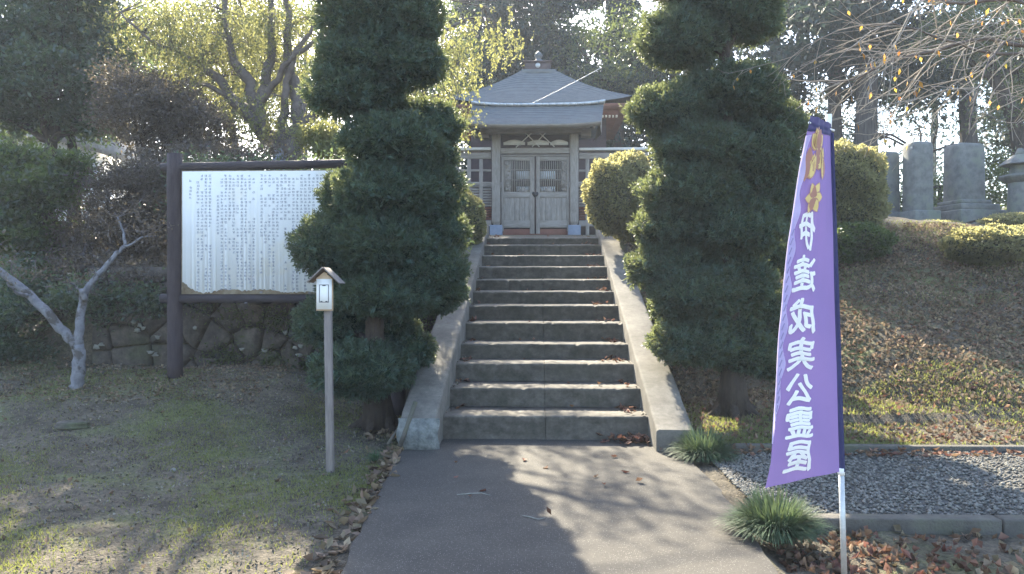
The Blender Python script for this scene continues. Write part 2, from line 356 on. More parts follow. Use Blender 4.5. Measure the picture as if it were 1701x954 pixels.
gq = Geo()      # broken end face of the left wall: bulging rough mortar
n = 14
uu = np.linspace(0, 1, n); V = []
for v_ in np.linspace(0, 1, n):
    for u_ in uu:
        r_ = 1-(max(abs(u_-.5)*2, 0)**3)*.8
        V.append((LW[1]-.02+(.39)*u_+.01*math.sin(v_*9), 6.975-.075*r_*(math.sin(math.pi*min(1, max(0, v_*.9+.12))))-abs(rng.normal())*.006, -.03+v_*.315))
J = np.arange(n*n).reshape(n, n)
gq.add(V, np.stack([J[:-1, :-1], J[:-1, 1:], J[1:, 1:], J[1:, :-1]], -1).reshape(-1, 4))
gq.build('broken_end', mat('pale_broken_mortar', (.08, .086, .083), (.20, .21, .20), 14, 8, .9, .8, 40), wl)

# ------------------------------------------------------------------ kerbs, gravel
def kerb(label, pts, wdt, top, piece):
    e = thing('kerb', label, kind='structure'); p, q = np.array(pts[0]), np.array(pts[1]); L = np.linalg.norm(q-p); n = int(L/piece)
    for k in range(n):
        a = p+(q-p)*(k/n)+(q-p)/L*.006; b = p+(q-p)*((k+1)/n)-(q-p)/L*.006; d = (q-p)/L; nn = np.array([-d[1], d[0]])*wdt/2
        gq = Geo(); V = []
        tz = [top+rng.normal()*.006, top+rng.normal()*.006]
        for z in (-.3, 1):
            for (c, s, i) in ((a, -1, 0), (b, -1, 1), (b, 1, 1), (a, 1, 0)):
                V.append((c[0]+nn[0]*s, c[1]+nn[1]*s, z if z < 0 else tz[i]))
        gq.add(V, [(0, 3, 2, 1), (4, 5, 6, 7), (0, 1, 5, 4), (1, 2, 6, 5), (2, 3, 7, 6), (3, 0, 4, 7)])
        gq.build('kerb_block', M['kerb'], e, bevel=.012)
kerb('concrete kerb at the near edge of the gravel strip', [(1.62, 4.98), (9.5, 5.05)], .12, .012, 1.15)
kerb('thin concrete kerb between gravel and grassy bank', [(1.75, 7.02), (11, 7.12)], .09, .055, 1.4)
gq = Geo(); xx = np.linspace(1.40, 10, 60); yy = np.linspace(5.05, 7.0, 16); X, Y = np.meshgrid(xs[(xs > 1.36) & (xs < 10)], np.linspace(5.04, 7.0, 22))
X = np.maximum(X, np.interp(Y, [5.0, 5.87, 6.45, 7], [1.52, 1.62, 1.50, 1.42])); J = np.arange(X.size).reshape(X.shape)
gq.add(np.stack([X, Y, np.full_like(X, -.008)+.012*np.sin(X*2)*np.sin(Y*3)], -1), np.stack([J[:-1, :-1], J[:-1, 1:], J[1:, 1:], J[1:, :-1]], -1).reshape(-1, 4))
tag(gq.build('gravel_bed', M['gravel_bed']), 'grey gravel strip between two kerbs', kind='structure')
N = 15000; P = np.stack([1.45+8*rng.random(N)**1.5, 5.06+1.9*rng.random(N), np.zeros(N)], -1)
P[:, 2] = -.004+.012*np.sin(P[:, 0]*2)*np.sin(P[:, 1]*3)+.004
oct_v = np.array([(1, 0, 0), (0, 1, 0), (-1, 0, 0), (0, -1, 0), (0, 0, 1), (0, 0, -1)], float); oct_f = np.array([(0, 1, 4), (1, 2, 4), (2, 3, 4), (3, 0, 4), (1, 0, 5), (2, 1, 5), (3, 2, 5), (0, 3, 5)])
S = (.008+.012*rng.random((N, 1, 1)))*(1+.5*rng.normal(size=(N, 6, 1)).clip(-1, 1)*.5); a = rng.random(N)*6.28
Rm = np.zeros((N, 3, 3)); Rm[:, 0, 0] = np.cos(a); Rm[:, 0, 1] = -np.sin(a); Rm[:, 1, 0] = np.sin(a); Rm[:, 1, 1] = np.cos(a); Rm[:, 2, 2] = .7
V = np.einsum('nij,nkj->nki', Rm, oct_v[None]*S)+P[:, None]
gq = Geo(); gq.add(V, T=(oct_f[None]+np.arange(N)[:, None, None]*6).reshape(-1, 3)); tag(gq.build('gravel', M['stone_chip']), 'loose grey gravel stones', 'gravel', kind='stuff')

# ------------------------------------------------------------------ foliage helpers
def ico(c, r, sub=3, amp=.06):
    bm = bmesh.new(); bmesh.ops.create_icosphere(bm, subdivisions=sub, radius=1)
    V = np.array([v.co[:] for v in bm.verts]); Fc = np.array([[v.index for v in f.verts] for f in bm.faces]); bm.free()
    ph = rng.random(3)*6
    b = 1+amp*np.sin(V[:, :1]*7+ph[0])*np.sin(V[:, 1:2]*8+ph[1])+amp*np.sin(V[:, 2:]*9+ph[2])
    return np.asarray(c)+V*b*np.asarray(r), Fc
def pad(name, c, r, mleaf, mcore, parent, dens=2700, L=.060, W=.018, fan=3, out=.6, up=.25, amp=.07, flat=.82, core=.80, tufty=True):
    """clipped foliage pad: rough core + sprigs over its surface"""
    c = np.asarray(c, float); r = np.asarray(r, float)
    area = 4*math.pi*((r[0]*r[1])**1.6/3+(r[0]*r[2])**1.6/3+(r[1]*r[2])**1.6/3)**(1/1.6)
    n = int(area*dens); u = rdir(n); ph = rng.random(6)*6
    b = 1+amp*np.sin(u[:, 0]*6+ph[0])*np.sin(u[:, 1]*6+ph[1])+amp*.8*np.sin(u[:, 2]*8+ph[2]+u[:, 0]*4)+amp*.5*np.sin(u[:, 0]*17+ph[3])*np.sin(u[:, 2]*15+ph[4])
    tuf = np.sin(u[:, 0]*r[0]*52+ph[1])*np.sin(u[:, 2]*r[2]*60+ph[2])*np.sin(u[:, 1]*r[1]*50+ph[3]) if tufty else 0
    rr = b*(.80+.17*rng.random(n)**.7+.07*tuf)
    sc_ = u*r*rr[:, None]; sc_[:, 2] = np.where(sc_[:, 2] < 0, sc_[:, 2]*flat, sc_[:, 2]); P = c+sc_
    nn = norm(u/r); gq = Geo(); tv = None
    if tufty:      # feathery sprays: a short axis with needles on both sides
        ns = int(area*dens/4.6); P = P[:ns]; nn = nn[:ns]; ax = norm(nn*.75+rdir(ns)*.55+np.array([0, 0, .25])); sl_ = .05+.06*rng.random((ns, 1)); m_ = 9
        sd_ = norm(np.cross(ax, rdir(ns))); t_ = (np.arange(m_)/m_)[None, :, None]; sg = np.where(np.arange(m_) % 2, 1, -1)[None, :, None]
        B = P[:, None]-ax[:, None]*.03+ax[:, None]*sl_[:, None]*t_; D = norm(ax[:, None]*.8+sd_[:, None]*sg*.75+rng.normal(size=(ns, m_, 3))*.22); nB = ns*m_
        gq.quads(leafq(B.reshape(-1, 3), D.reshape(-1, 3), (L*(1.05-.5*t_)*(.8+.4*rng.random((ns, m_, 1)))).reshape(-1), W*.8, .2))
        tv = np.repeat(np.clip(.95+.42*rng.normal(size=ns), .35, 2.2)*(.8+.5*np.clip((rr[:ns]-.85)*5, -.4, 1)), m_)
    else:
        P = np.repeat(P, fan, 0); nn = np.repeat(nn, fan, 0)
        D = norm(nn*out+rdir(len(P))*.62+np.array([0, 0, up]))
        gq.quads(leafq(P+rdir(len(P))*.008, D, L*(.6+.7*rng.random(len(P))), W*(.7+.6*rng.random(len(P))), .25))
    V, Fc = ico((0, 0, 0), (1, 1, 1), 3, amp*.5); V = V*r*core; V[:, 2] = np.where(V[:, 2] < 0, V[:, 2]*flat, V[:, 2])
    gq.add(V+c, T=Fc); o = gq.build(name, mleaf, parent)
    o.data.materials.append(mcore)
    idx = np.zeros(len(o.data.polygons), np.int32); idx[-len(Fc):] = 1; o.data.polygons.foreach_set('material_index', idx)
    if tv is not None and len(o.data.polygons) == len(tv)+len(Fc):
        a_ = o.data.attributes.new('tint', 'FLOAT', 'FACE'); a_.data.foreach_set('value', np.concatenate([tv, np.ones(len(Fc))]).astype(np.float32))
    return o
def bend(p0, p1, n=6, wob=.08, sag=0.0):
    p0 = np.asarray(p0, float); p1 = np.asarray(p1, float); L = np.linalg.norm(p1-p0); t = np.linspace(0, 1, n)[:, None]
    a, b = rdir(1)[0], rdir(1)[0]
    P = p0+(p1-p0)*t+(a*np.sin(t*math.pi)+b*np.sin(t*2*math.pi)*.6)*wob*L
    P[:, 2:] -= sag*L*np.sin(t*math.pi)
    return P
def cloud_tree(name, label, cat, base, fork, r0, lobes, ml, mb, nclump=90, nleaf=260, cr=.35, L=.09, W=.045, group=None, droop=0, lean=0.05, shell=.55, limbs=True, up=.0, strand=0):
    """trunk + limbs to clumps spread through the lobes, clumps of leaf blades"""
    e = thing(name, label, cat, group); base = np.asarray(base, float); fork = np.asarray(fork, float)
    tr = Geo(); P = bend(base-np.array([0, 0, .2]), fork, 9, lean); tr.tube(P, np.linspace(r0*1.25, r0*.62, 9)*np.array([1.25]+[1]*8), 12, jit=.06); tr.build('trunk', mb, e, smooth=True)
    cs = []; wt = np.array([l[1][0]*l[1][1]*l[1][2] for l in lobes])**.7; wt /= wt.sum(); br = Geo()
    for (lc, lr), w_ in zip(lobes, wt):
        lc = np.asarray(lc, float); lr = np.asarray(lr, float); k = max(3, int(nclump*w_)); u = rdir(k)
        cc = lc+u*lr*(shell+(1-shell)*rng.random((k, 1)))
        if limbs:
            Q = bend(fork, lc, 6, .10, -.05); br.tube(Q, np.linspace(r0*.5, r0*.14, 6), 6)
            for c_ in cc[::2]:
                s = Q[random.randint(2, 5)]; br.tube(bend(s, c_, 4, .1), np.linspace(r0*.16, r0*.03, 4), 4, cap=False)
        cs.append(cc)
    if limbs: br.build('branches', mb, e, smooth=True)
    cc = np.concatenate(cs); gq = Geo()
    if strand:
        K = len(cc)*strand; S0 = np.repeat(cc, strand, 0)+rng.normal(size=(K, 3))*cr; m = max(4, nleaf//strand)
        Ls = (.35+.9*rng.random(K))*droop; t = rng.random((K, m))
        sway = rdir(K)*.18; sway[:, 2] = 0
        P = S0[:, None]+np.stack([sway[:, 0:1]*t, sway[:, 1:2]*t, -Ls[:, None]*t], -1); P = P.reshape(-1, 3)+rng.normal(size=(K*m, 3))*.015
        D = norm(rdir(len(P))*.6+np.array([0, 0, -.75]))
    else:
        K = len(cc); sc_ = rng.normal(size=(K*nleaf, 3))*np.array([1, 1, .62])*cr*np.repeat(.6+.8*rng.random(K), nleaf)[:, None]
        P = np.repeat(cc, nleaf, 0)+sc_; D = norm(rdir(len(P))+norm(sc_)*.5+np.array([0, 0, up-droop]))
    nl = len(P)
    gq.quads(leafq(P, D, L*(.6+.8*rng.random(nl)), W*(.6+.8*rng.random(nl)), .15, N=norm(rdir(nl)+np.array([0, 0, .7]))))
    gq.build('crown', ml, e); return e

# ------------------------------------------------------------------ the two clipped yews by the stairs
def topiary(label, Y, base, top_px, lobes, r0, lean):
    e = thing('topiary_tree', label, 'tree', 'clipped cloud trees beside the steps')
    b = at(*base, Y); b[2] = g(b[0], b[1])-.05; t = at(*top_px, Y)
    P = bend(b, t, 12, lean); rad = np.linspace(r0, r0*.4, 12); rad[0] *= 1.7; rad[1] *= 1.15
    gq = Geo(); gq.tube(P, rad, 14, jit=.08)
    for k in range(6):
        a = k*1.05+.3; q = b+np.array([math.cos(a)*r0*3.0, math.sin(a)*r0*3.0, 0]); q[2] = g(q[0], q[1])-.03
        gq.tube([b+np.array([0, 0, .34]), (b+q)/2+np.array([0, 0, .10]), q], [r0*.7, r0*.5, r0*.15], 6, jit=.1)
    for l in lobes:
        c = at(l[0], l[1], Y+l[4]); k = int(np.argmin(np.abs(P[:, 2]-(c[2]-.15)))); gq.tube(bend(P[k], c, 4, .08), [r0*.45, r0*.35, r0*.25, r0*.15], 6)
    gq.build('trunk', M['bark'], e, smooth=True)
    for (cx, cy, rx, ry, dy) in lobes:
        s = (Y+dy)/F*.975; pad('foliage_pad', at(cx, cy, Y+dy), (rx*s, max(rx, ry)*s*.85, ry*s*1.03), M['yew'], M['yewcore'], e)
LT = [(600, 25, 78, 75, 0), (575, -60, 70, 60, .1), (688, 32, 50, 62, -.1), (650, -80, 60, 60, 0), (640, 75, 60, 60, .2), (606, 105, 88, 62, .0), (685, 108, 60, 46, -.15), (583, 158, 82, 46, -.1),
      (640, 172, 42, 46, .25), (716, 208, 56, 42, .1), (650, 240, 93, 50, -.25), (728, 258, 34, 40, .25), (700, 318, 74, 50, .1), (640, 320, 90, 50, -.3), (572, 330, 42, 48, .25),
      (553, 412, 72, 58, -.05), (720, 385, 62, 52, .15), (640, 405, 85, 56, -.3), (705, 450, 76, 56, -.1), (600, 470, 78, 46, .1), (645, 492, 92, 42, -.25), (548, 538, 62, 46, .05),
      (640, 545, 60, 30, .25), (603, 617, 88, 52, -.35), (686, 583, 37, 36, .1), (722, 480, 55, 50, .3)]
RT = [(1225, 10, 70, 62, 0), (1150, -30, 70, 60, .1), (1130, 68, 76, 55, 0), (1242, 36, 58, 42, .15), (1112, 186, 74, 44, -.1), (1200, 160, 85, 52, .1), (1240, 155, 68, 50, -.05), (1288, 212, 52, 48, .2),
      (1165, 248, 85, 44, -.2), (1255, 265, 72, 62, 0), (1285, 290, 45, 48, .25), (1150, 318, 90, 52, -.15), (1270, 345, 62, 55, .1), (1128, 378, 80, 46, 0), (1225, 385, 82, 48, -.2),
      (1112, 445, 73, 44, 0), (1205, 440, 60, 36, .35), (1160, 488, 82, 44, -.3), (1215, 505, 50, 40, .2), (1270, 520, 44, 46, .45), (1118, 510, 40, 30, .2), (1150, 570, 76, 44, -.3), (1225, 585, 66, 40, .0), (1272, 600, 36, 34, .3), (1280, 430, 36, 40, .45), (1228, 470, 60, 50, -.1), (1215, 545, 50, 30, .0)]
topiary('tall clipped yew with stacked pads left of the steps, partly hiding the white notice board', 7.9, (630, 722), (640, -60), LT, .12, .02)
topiary('tall clipped yew with stacked pads right of the steps, next to the purple banner', 8.4, (1218, 690), (1200, -60), RT, .12, .02)

# rounded bushes
def bush(name, label, cat, lobes, Y, ml, group=None, dens=1500, L=.05, W=.028, core=.84, amp=.08, grounded=True, cm='azcore'):
    e = thing(name, label, cat, group); gq = Geo()
    cs = [at(l[0], l[1], Y+l[4]) for l in lobes]
    b = min(cs, key=lambda c: c[2]); zb = g(b[0], b[1])
    for k in range(5): gq.tube(bend((b[0]+.05*math.cos(k*1.3), b[1]+.05*math.sin(k*1.3), zb-.1), cs[k % len(cs)]+rdir(1)[0]*.1, 4, .1), [.03, .025, .02, .012], 6)
    gq.build('stems', M['bark'], e)
    for l, c in zip(lobes, cs):
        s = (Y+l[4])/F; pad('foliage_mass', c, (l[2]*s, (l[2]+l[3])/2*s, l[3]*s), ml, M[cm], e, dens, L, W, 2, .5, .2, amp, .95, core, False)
    return e
G1 = 'clipped round bushes around the upper terrace'
bush('round_bush', 'clipped round bush with sunlit yellow top right of the gate', 'bush', [(1018, 325, 48, 66, 0), (1045, 300, 40, 50, .3), (1050, 350, 42, 62, .2)], 12.6, M['azalea'], G1)
bush('round_bush', 'small sunlit bush between the left topiary tree and the gate post', 'bush', [(778, 372, 30, 46, 0), (760, 340, 30, 34, .2)], 13.0, M['azalea'], G1)
bush('round_bush', 'big dark rounded bush behind the purple banner beside the gravestones', 'bush', [(1400, 305, 68, 66, 0), (1370, 330, 60, 60, .2), (1410, 350, 58, 50, -.1)], 12.8, M['azalea'], G1, 1500)
bush('round_bush', 'low dark bush on the bank below the big rounded bush', 'bush', [(1425, 402, 55, 32, 0), (1375, 410, 50, 34, -.1)], 12.0, M['hedge'], G1)
bush('round_bush', 'low green mound bush on the crest before the stone lantern', 'bush', [(1640, 408, 72, 32, 0), (1690, 404, 50, 28, .3)], 11.6, M['azalea'], G1)
bush('round_bush', 'dark bush under the right topiary tree beside its trunk', 'bush', [(1290, 560, 40, 52, .0), (1305, 590, 32, 40, .1)], 9.7, M['hedge'], G1)
bush('round_bush', 'low green hump of ground shrub on the crest at far right', 'bush', [(1690, 372, 60, 16, 0), (1560, 378, 45, 10, .5)], 14.5, M['azalea'], G1)
# ------------------------------------------------------------------ retaining wall of rubble stones (left)
rw = thing('retaining_wall', 'old rubble stone retaining wall behind the notice board', 'wall')
WY = 9.9; gq = Geo(); x0w, x1w = -6.1, -1.40; zt = 1.80
gq.box(x0w, x1w, WY+.06, WY+.30, .2, zt-.05); gq.build('backing', M['mortar'], rw)
pts = []
yy_ = .25; row = 0
while yy_ < zt+.2:
    xx_ = x0w-.2+random.random()*.3
    while xx_ < x1w+.2:
        pts.append((xx_+rng.normal()*.10, yy_+rng.normal()*.09)); xx_ += random.choice((.2, .34, .42, .55, .62))
    yy_ += .30; row += 1
def clip(poly, a, b, c):   # keep a*x+b*y<=c
    o = []
    for i in range(len(poly)):
        p, q = poly[i], poly[(i+1) % len(poly)]; dp, dq = a*p[0]+b*p[1]-c, a*q[0]+b*q[1]-c
        if dp <= 0: o.append(p)
        if dp*dq < 0: t = dp/(dp-dq); o.append((p[0]+(q[0]-p[0])*t, p[1]+(q[1]-p[1])*t))
    return o
def voronoi(pts, box):
    for i, p in enumerate(pts):
        poly = [(box[0], box[2]), (box[1], box[2]), (box[1], box[3]), (box[0], box[3])]
        for j, q in enumerate(pts):
            if i == j or abs(p[0]-q[0]) > 1.4: continue
            a, b = q[0]-p[0], q[1]-p[1]; poly = clip(poly, a, b, (q[0]**2+q[1]**2-p[0]**2-p[1]**2)/2)
            if len(poly) < 3: break
        if len(poly) >= 3: yield poly
for poly in voronoi(pts, (x0w, x1w, .22, zt)):
    P = np.array(poly); c = P.mean(0); n = len(P)
    if n < 3: continue
    s = 1-.013/max(.06, np.linalg.norm(P-c, axis=1).mean()); d = .05+.05*random.random()
    P1 = c+(P-c)*s; P2 = c+(P-c)*s*.965+rng.normal(size=P.shape)*.006; P3 = c+(P-c)*.80+rng.normal(size=P.shape)*.012
    tx, tz = rng.normal()*.12, rng.normal()*.10
    V = [(p[0], WY+.10, p[1]) for p in P1]+[(p[0], WY+.04, p[1]) for p in P1]+[(p[0], WY-d*.4, p[1]) for p in P2]+[(p[0], WY-d+rng.normal()*.010+tx*(p[0]-c[0])+tz*(p[1]-c[1]), p[1]) for p in P3]+[(c[0], WY-d-.008, c[1])]
    Q = [(k*n+i, k*n+(i+1) % n, (k+1)*n+(i+1) % n, (k+1)*n+i) for k in range(3) for i in range(n)]
    gq = Geo(); gq.add(V, Q, [(3*n+i, 3*n+(i+1) % n, 4*n) for i in range(n)]); gq.build('stone', M['wallstone'], rw, recalc=True)
gq = Geo()
for (px, py) in [(222, 535), (232, 541), (238, 545), (228, 549), (248, 528), (160, 577), (168, 573), (118, 505), (178, 497), (474, 552), (490, 578), (500, 575), (497, 590), (262, 560), (402, 580), (440, 582), (324, 545), (250, 585), (258, 590)]:
    c = at(px, py, WY-.10); V, Fc = ico(c, (.03+.02*random.random(), .012, .02+.012*random.random()), 2, .3); gq.add(V, T=Fc)
o = gq.build('lichen_spots', M['lichen'], rw); o['kind'] = 'stuff'

n = 2600; k_ = rng.integers(0, 16, n); hx = x0w+(x1w-x0w)*rng.random(16); hz = .45+1.2*rng.random(16)**1.5
P = np.stack([hx[k_]+rng.normal(size=n)*.13, WY-.07-.05*rng.random(n), hz[k_]+rng.normal(size=n)*.10], -1); gq = Geo(); gq.quads(leafq(P, norm(rdir(n)+np.array([0, -.6, -.3])), .05*(.5+rng.random(n)), .022, .1))
tag(gq.build('wall_weeds', M['hedge'], rw), kind='stuff')
# ------------------------------------------------------------------ notice board
nb = thing('notice_board', 'large white notice board of dense vertical text framed by dark logs, left of the steps', 'notice board')
YB = 8.9
for (px, py) in ((291, 624), (662, 624)):
    b = at(px, py, YB); t = at(px-1, 256, YB); b[2] = min(b[2], g(b[0], b[1]))-.1
    gq = Geo(); P = [b+(t-b)*k/10 for k in range(11)]; gq.tube(P, .089, 20, jit=.03)
    o = gq.build('post', M['log'], nb, smooth=False, bevel=0)
for (pa, pb, r_) in (((268, 278), (684, 270), .052), ((268, 496), (684, 497), .055)):
    a, b = at(*pa, YB-.0), at(*pb, YB-.0)
    gq = Geo(); gq.tube([a+(b-a)*k/20 for k in range(21)], r_, 16, jit=.05); gq.build('cross_beam', M['log_h'], nb)
a, b = at(302, 284, YB-.02), at(650, 489, YB-.02)
gq = Geo(); gq.box(a[0], b[0], YB-.03, YB+.0, b[2], a[2]); gq.build('board_backing', M['ply'], nb)
# peeled white sheet with ragged lower edge
gq = Geo(); n = 140; xx = np.linspace(a[0]+.012, b[0], n)
edge = at(302, 484, YB)[2]+.016*np.sin(xx*5)+.010*np.sin(xx*13+1)+.006*rng.normal(size=n)
lft = (xx-xx[0]); edge = edge+.11*np.exp(-(lft/.10)**1.3)+.02*np.exp(-((lft-.5)/.2)**2)
top = np.full(n, a[2]-.01); rows = []
for (yo, zz) in ((YB-.034, top), (YB-.034, edge), (YB-.030, edge), (YB-.030, top)): rows.append(np.stack([xx, np.full(n, yo), zz], -1))
V = np.array(rows); J = np.arange(4*n).reshape(4, n)
gq.add(V, np.stack([J[:-1, :-1], J[:-1, 1:], J[1:, 1:], J[1:, :-1]], -1).reshape(-1, 4)); gq.build('white_sheet', M['panel'], nb, recalc=True)
# rows of tiny characters
qs = []; X0 = at(318, 300, YB)[0]; Zt = at(318, 293, YB)[2]; Zb = at(318, 482, YB)[2]; pit = 6.75*YB/F; cp = 5.6*YB/F
s = YB/F; gaps = {1, 6, 7, 9, 16}
def glyph(x, z, w_, h_, yq, out_, rr):
    for k in range(rr.randint(2, 3)):
        zz = z-h_*.42+h_*.84*(k+.5)/3+rr.uniform(-.05, .05)*h_; ww = w_*rr.uniform(.30, .5); xo = x+rr.uniform(-.1, .1)*w_; t_ = h_*.055
        out_.append([(xo-ww, yq, zz-t_), (xo+ww, yq, zz-t_), (xo+ww, yq, zz+t_), (xo-ww, yq, zz+t_)])
    for k in range(rr.randint(1, 2)):
        xo = x+rr.uniform(-.3, .3)*w_; t_ = w_*.06; hh = h_*rr.uniform(.25, .45); sk = rr.uniform(-.15, .15)*w_
        out_.append([(xo-t_-sk, yq, z-hh), (xo+t_-sk, yq, z-hh), (xo+t_+sk, yq, z+hh), (xo-t_+sk, yq, z+hh)])
rr = random.Random(3)
for c in range(48):
    x = X0+c*pit
    if x > b[0]-.06: break
    if c in (1, 6, 17): continue
    z = Zt-(cp if rr.random() < .4 else 0); zend = Zb if rr.random() < .75 else Zb+rr.uniform(.2, .9)
    if c == 0: z -= .02; zend = Zt-.33
    if c in (7,): z = Zt-.25; zend = Zt-.75
    while z > zend:
        if rr.random() < .04: z -= cp*rr.randint(1, 5)
        if rr.random() < .93: glyph(x+rr.uniform(-.1, .1)*cp, z, cp*.92, cp*.86, YB-.0355, qs, rr)
        z -= cp
gq = Geo(); gq.quads(np.array(qs)); o = gq.build('text_columns', M['ink'], nb); o['kind'] = 'stuff'

# ------------------------------------------------------------------ small roofed sign post
sp = thing('roofed_sign_post', 'small white sign under a tiny wooden gable on a thin weathered post', 'sign post')
YS = 6.24
a = at(549, 780, YS); t = at(545, 512, YS); a[2] = -.15
gq = Geo(); d = .029
V = [(c[0]+sx*d, c[1]+sy*d, c[2]) for c in (a, t) for (sx, sy) in ((-1, -1), (1, -1), (1, 1), (-1, 1))]
gq.add(V, [(0, 3, 2, 1), (4, 5, 6, 7), (0, 1, 5, 4), (1, 2, 6, 5), (2, 3, 7, 6), (3, 0, 4, 7)]); gq.build('post', M['postwood'], sp, bevel=.003)
p0, p1 = at(529, 516, YS), at(555.5, 463, YS); apex = at(542, 452, YS)
gq = Geo(); gq.prism([(p0[0], p0[2]), (p1[0], p0[2]), (p1[0], p1[2]), (apex[0], apex[2]), (p0[0], p1[2])], YS-.065, YS-.031); gq.build('board', M['newwood'], sp, recalc=True, bevel=.002)
gq = Geo(); gq.box(p0[0]+.004, p1[0]-.004, YS-.0685, YS-.066, p0[2]+.012, p1[2]-.004); gq.build('white_card', M['paper'], sp)
def rectframe(x0, x1, z0, z1, t_, y):
    A = []
    for (a0, a1, b0, b1) in ((x0, x1, z0, z0+t_), (x0, x1, z1-t_, z1), (x0, x0+t_, z0+t_, z1-t_), (x1-t_, x1, z0+t_, z1-t_)): A.append([(a0, y, b0), (a1, y, b0), (a1, y, b1), (a0, y, b1)])
    return A
q0, q1 = at(534, 502.5, YS), at(550, 473, YS)
A = rectframe(q0[0], q1[0], q0[2], q1[2], .0055, YS-.0695); mx = (q0[0]+q1[0])/2
A += [[(mx-.014, YS-.0697, q1[2]-.012), (mx+.014, YS-.0697, q1[2]-.012), (mx+.014, YS-.0697, q1[2]), (mx-.014, YS-.0697, q1[2])],
      [(mx-.012, YS-.0697, q0[2]+.0), (mx-.030, YS-.0697, q0[2]), (mx-.030, YS-.0697, q0[2]+.012), (mx-.012, YS-.0697, q0[2]+.012)],
      [(mx+.012, YS-.0697, q0[2]+.0), (mx+.030, YS-.0697, q0[2]), (mx+.030, YS-.0697, q0[2]+.012), (mx+.012, YS-.0697, q0[2]+.012)]]
gq = Geo(); gq.quads(np.array(A)); gq.build('phone_symbol', M['print'], sp)
for sx, (ex_, ey_) in ((-1, (517, 470)), (1, (569, 472))):
    e0 = at(ex_, ey_, YS); t0 = at(542, 446, YS); dv = e0-t0; L = np.linalg.norm(dv); dv /= L; nn = np.array([-dv[2], 0, dv[0]]); nn = nn*(1 if nn[2] > 0 else -1)
    V = [t0+dv*(l-.004*0)+nn*h+np.array([0, y, 0]) for y in (-.11, .07) for (l, h) in ((0, .0), (L, .0), (L, .011), (0, .011))]
    gq = Geo(); gq.add(V, [(0, 1, 2, 3), (7, 6, 5, 4), (0, 4, 5, 1), (1, 5, 6, 2), (2, 6, 7, 3), (3, 7, 4, 0)]); gq.build('roof_board', M['postwood'], sp, recalc=True, bevel=.002)

# ------------------------------------------------------------------ purple banner
bn = thing('banner', 'tall purple banner with gold crest and mirrored white characters on a thin pole', 'banner')
PB = at(1403, 951, 3.957); PT = at(1377, 196, 3.957)
mid_ = at(1397, 782, 3.957)
gq = Geo(); gq.tube([PB-np.array([0, 0, .12]), mid_], [.0145, .0145], 14); gq.build('lower_pole', M['pole'], bn, smooth=True)
gq = Geo(); gq.tube([mid_, PT], [.0105, .0095], 12); gq.build('upper_pole', M['wpole'], bn, smooth=True)
gq = Geo(); gq.tube([mid_-np.array([0, 0, .02]), mid_+np.array([0, 0, .015])], .018, 14); gq.build('pole_joint', M['wpole'], bn, smooth=True)
fe = [(0, 1272, 812, 3.78), (.06, 1281, 770, 3.76), (.12, 1284, 735, 3.75), (.20, 1286, 690, 3.75), (.30, 1289, 630, 3.75), (.42, 1293, 560, 3.74), (.55, 1300, 480, 3.74), (.68, 1310, 400, 3.74), (.80, 1321, 327, 3.74), (.9, 1332, 265, 3.74), (1.0, 1346, 193, 3.73)]
fv = np.array([f_[0] for f_ in fe]); fp = np.array([at(f_[1], f_[2], f_[3]) for f_ in fe])
pb_ = at(1399, 783, 3.957); pt_ = at(1381, 207, 3.957)
def Sfc(u, v):
    u = np.asarray(u, float); v = np.asarray(v, float)
    fr = np.stack([np.interp(v, fv, fp[:, k]) for k in range(3)], -1); pl_ = pb_+(pt_-pb_)*v[..., None]
    P = pl_*(1-u[..., None])+fr*u[..., None]
    bul = np.sin(u*math.pi)*(.045-.02*v)+.014*np.sin(u*11+v*6)*u*(1-v)+.012*np.sin(u*5-v*16)*np.sin(u*math.pi)+.006*np.sin(u*24+v*3)*sm(v, .3, 1)*np.sin(u*math.pi)+.004*np.sin(v*26+u*7)*(u**2)+.010*np.sin(u*13-1)*sm(v, .2, 1)*u*.6
    P = P+np.stack([np.zeros_like(u), -bul, -.022*np.sin(u*math.pi)*(1-v)**6*-1], -1)
    return P
def strip(name, u0, u1, v0, v1, nu, nv, m_, off=0.0):
    U, Vv = np.meshgrid(np.linspace(u0, u1, nu), np.linspace(v0, v1, nv)); P = Sfc(U, Vv); P[..., 1] -= off
    J = np.arange(nu*nv).reshape(nv, nu); gq = Geo(); gq.add(P, np.stack([J[:-1, :-1], J[:-1, 1:], J[1:, 1:], J[1:, :-1]], -1).reshape(-1, 4))
    return gq.build(name, m_, bn, smooth=True)
strip('cloth', .05, 1, 0, .972, 50, 160, M['cloth'])
gq = Geo(); vv = np.linspace(0, .975, 60)      # navy pole sleeve, a flattened tube round the pole
Pn = []
for k in range(60):
    c = pb_+(pt_-pb_)*vv[k]; w0 = .023-.006*vv[k]
    Pn.append([c+np.array([-w0*1.0, -.004, 0]), c+np.array([-w0*.3, -.016, 0]), c+np.array([w0*.35, -.016, 0]), c+np.array([w0*.55, 0, 0]), c+np.array([w0*.35, .016, 0]), c+np.array([-w0*.3, .016, 0])])
Pn = np.array(Pn); J = np.arange(360).reshape(60, 6)
Q = [(J[i, k], J[i, (k+1) % 6], J[i+1, (k+1) % 6], J[i+1, k]) for i in range(59) for k in range(6)]
gq.add(Pn, Q); gq.build('pole_sleeve', M['navy'], bn, smooth=True)
strip('top_sleeve', .0, 1.0, .965, 1.0, 20, 6, M['navy'], .004)
a_, b_ = Sfc(np.array(.0), np.array(.985)), Sfc(np.array(1.0), np.array(.985))
gq = Geo(); gq.tube([a_+(b_-a_)*-.12, a_+(b_-a_)*.99], .006, 8); gq.tube([PT-np.array([0, 0, .05]), PT+np.array([0, 0, .018])], .015, 10); gq.build('top_rod', M['wpole'], bn, smooth=True)
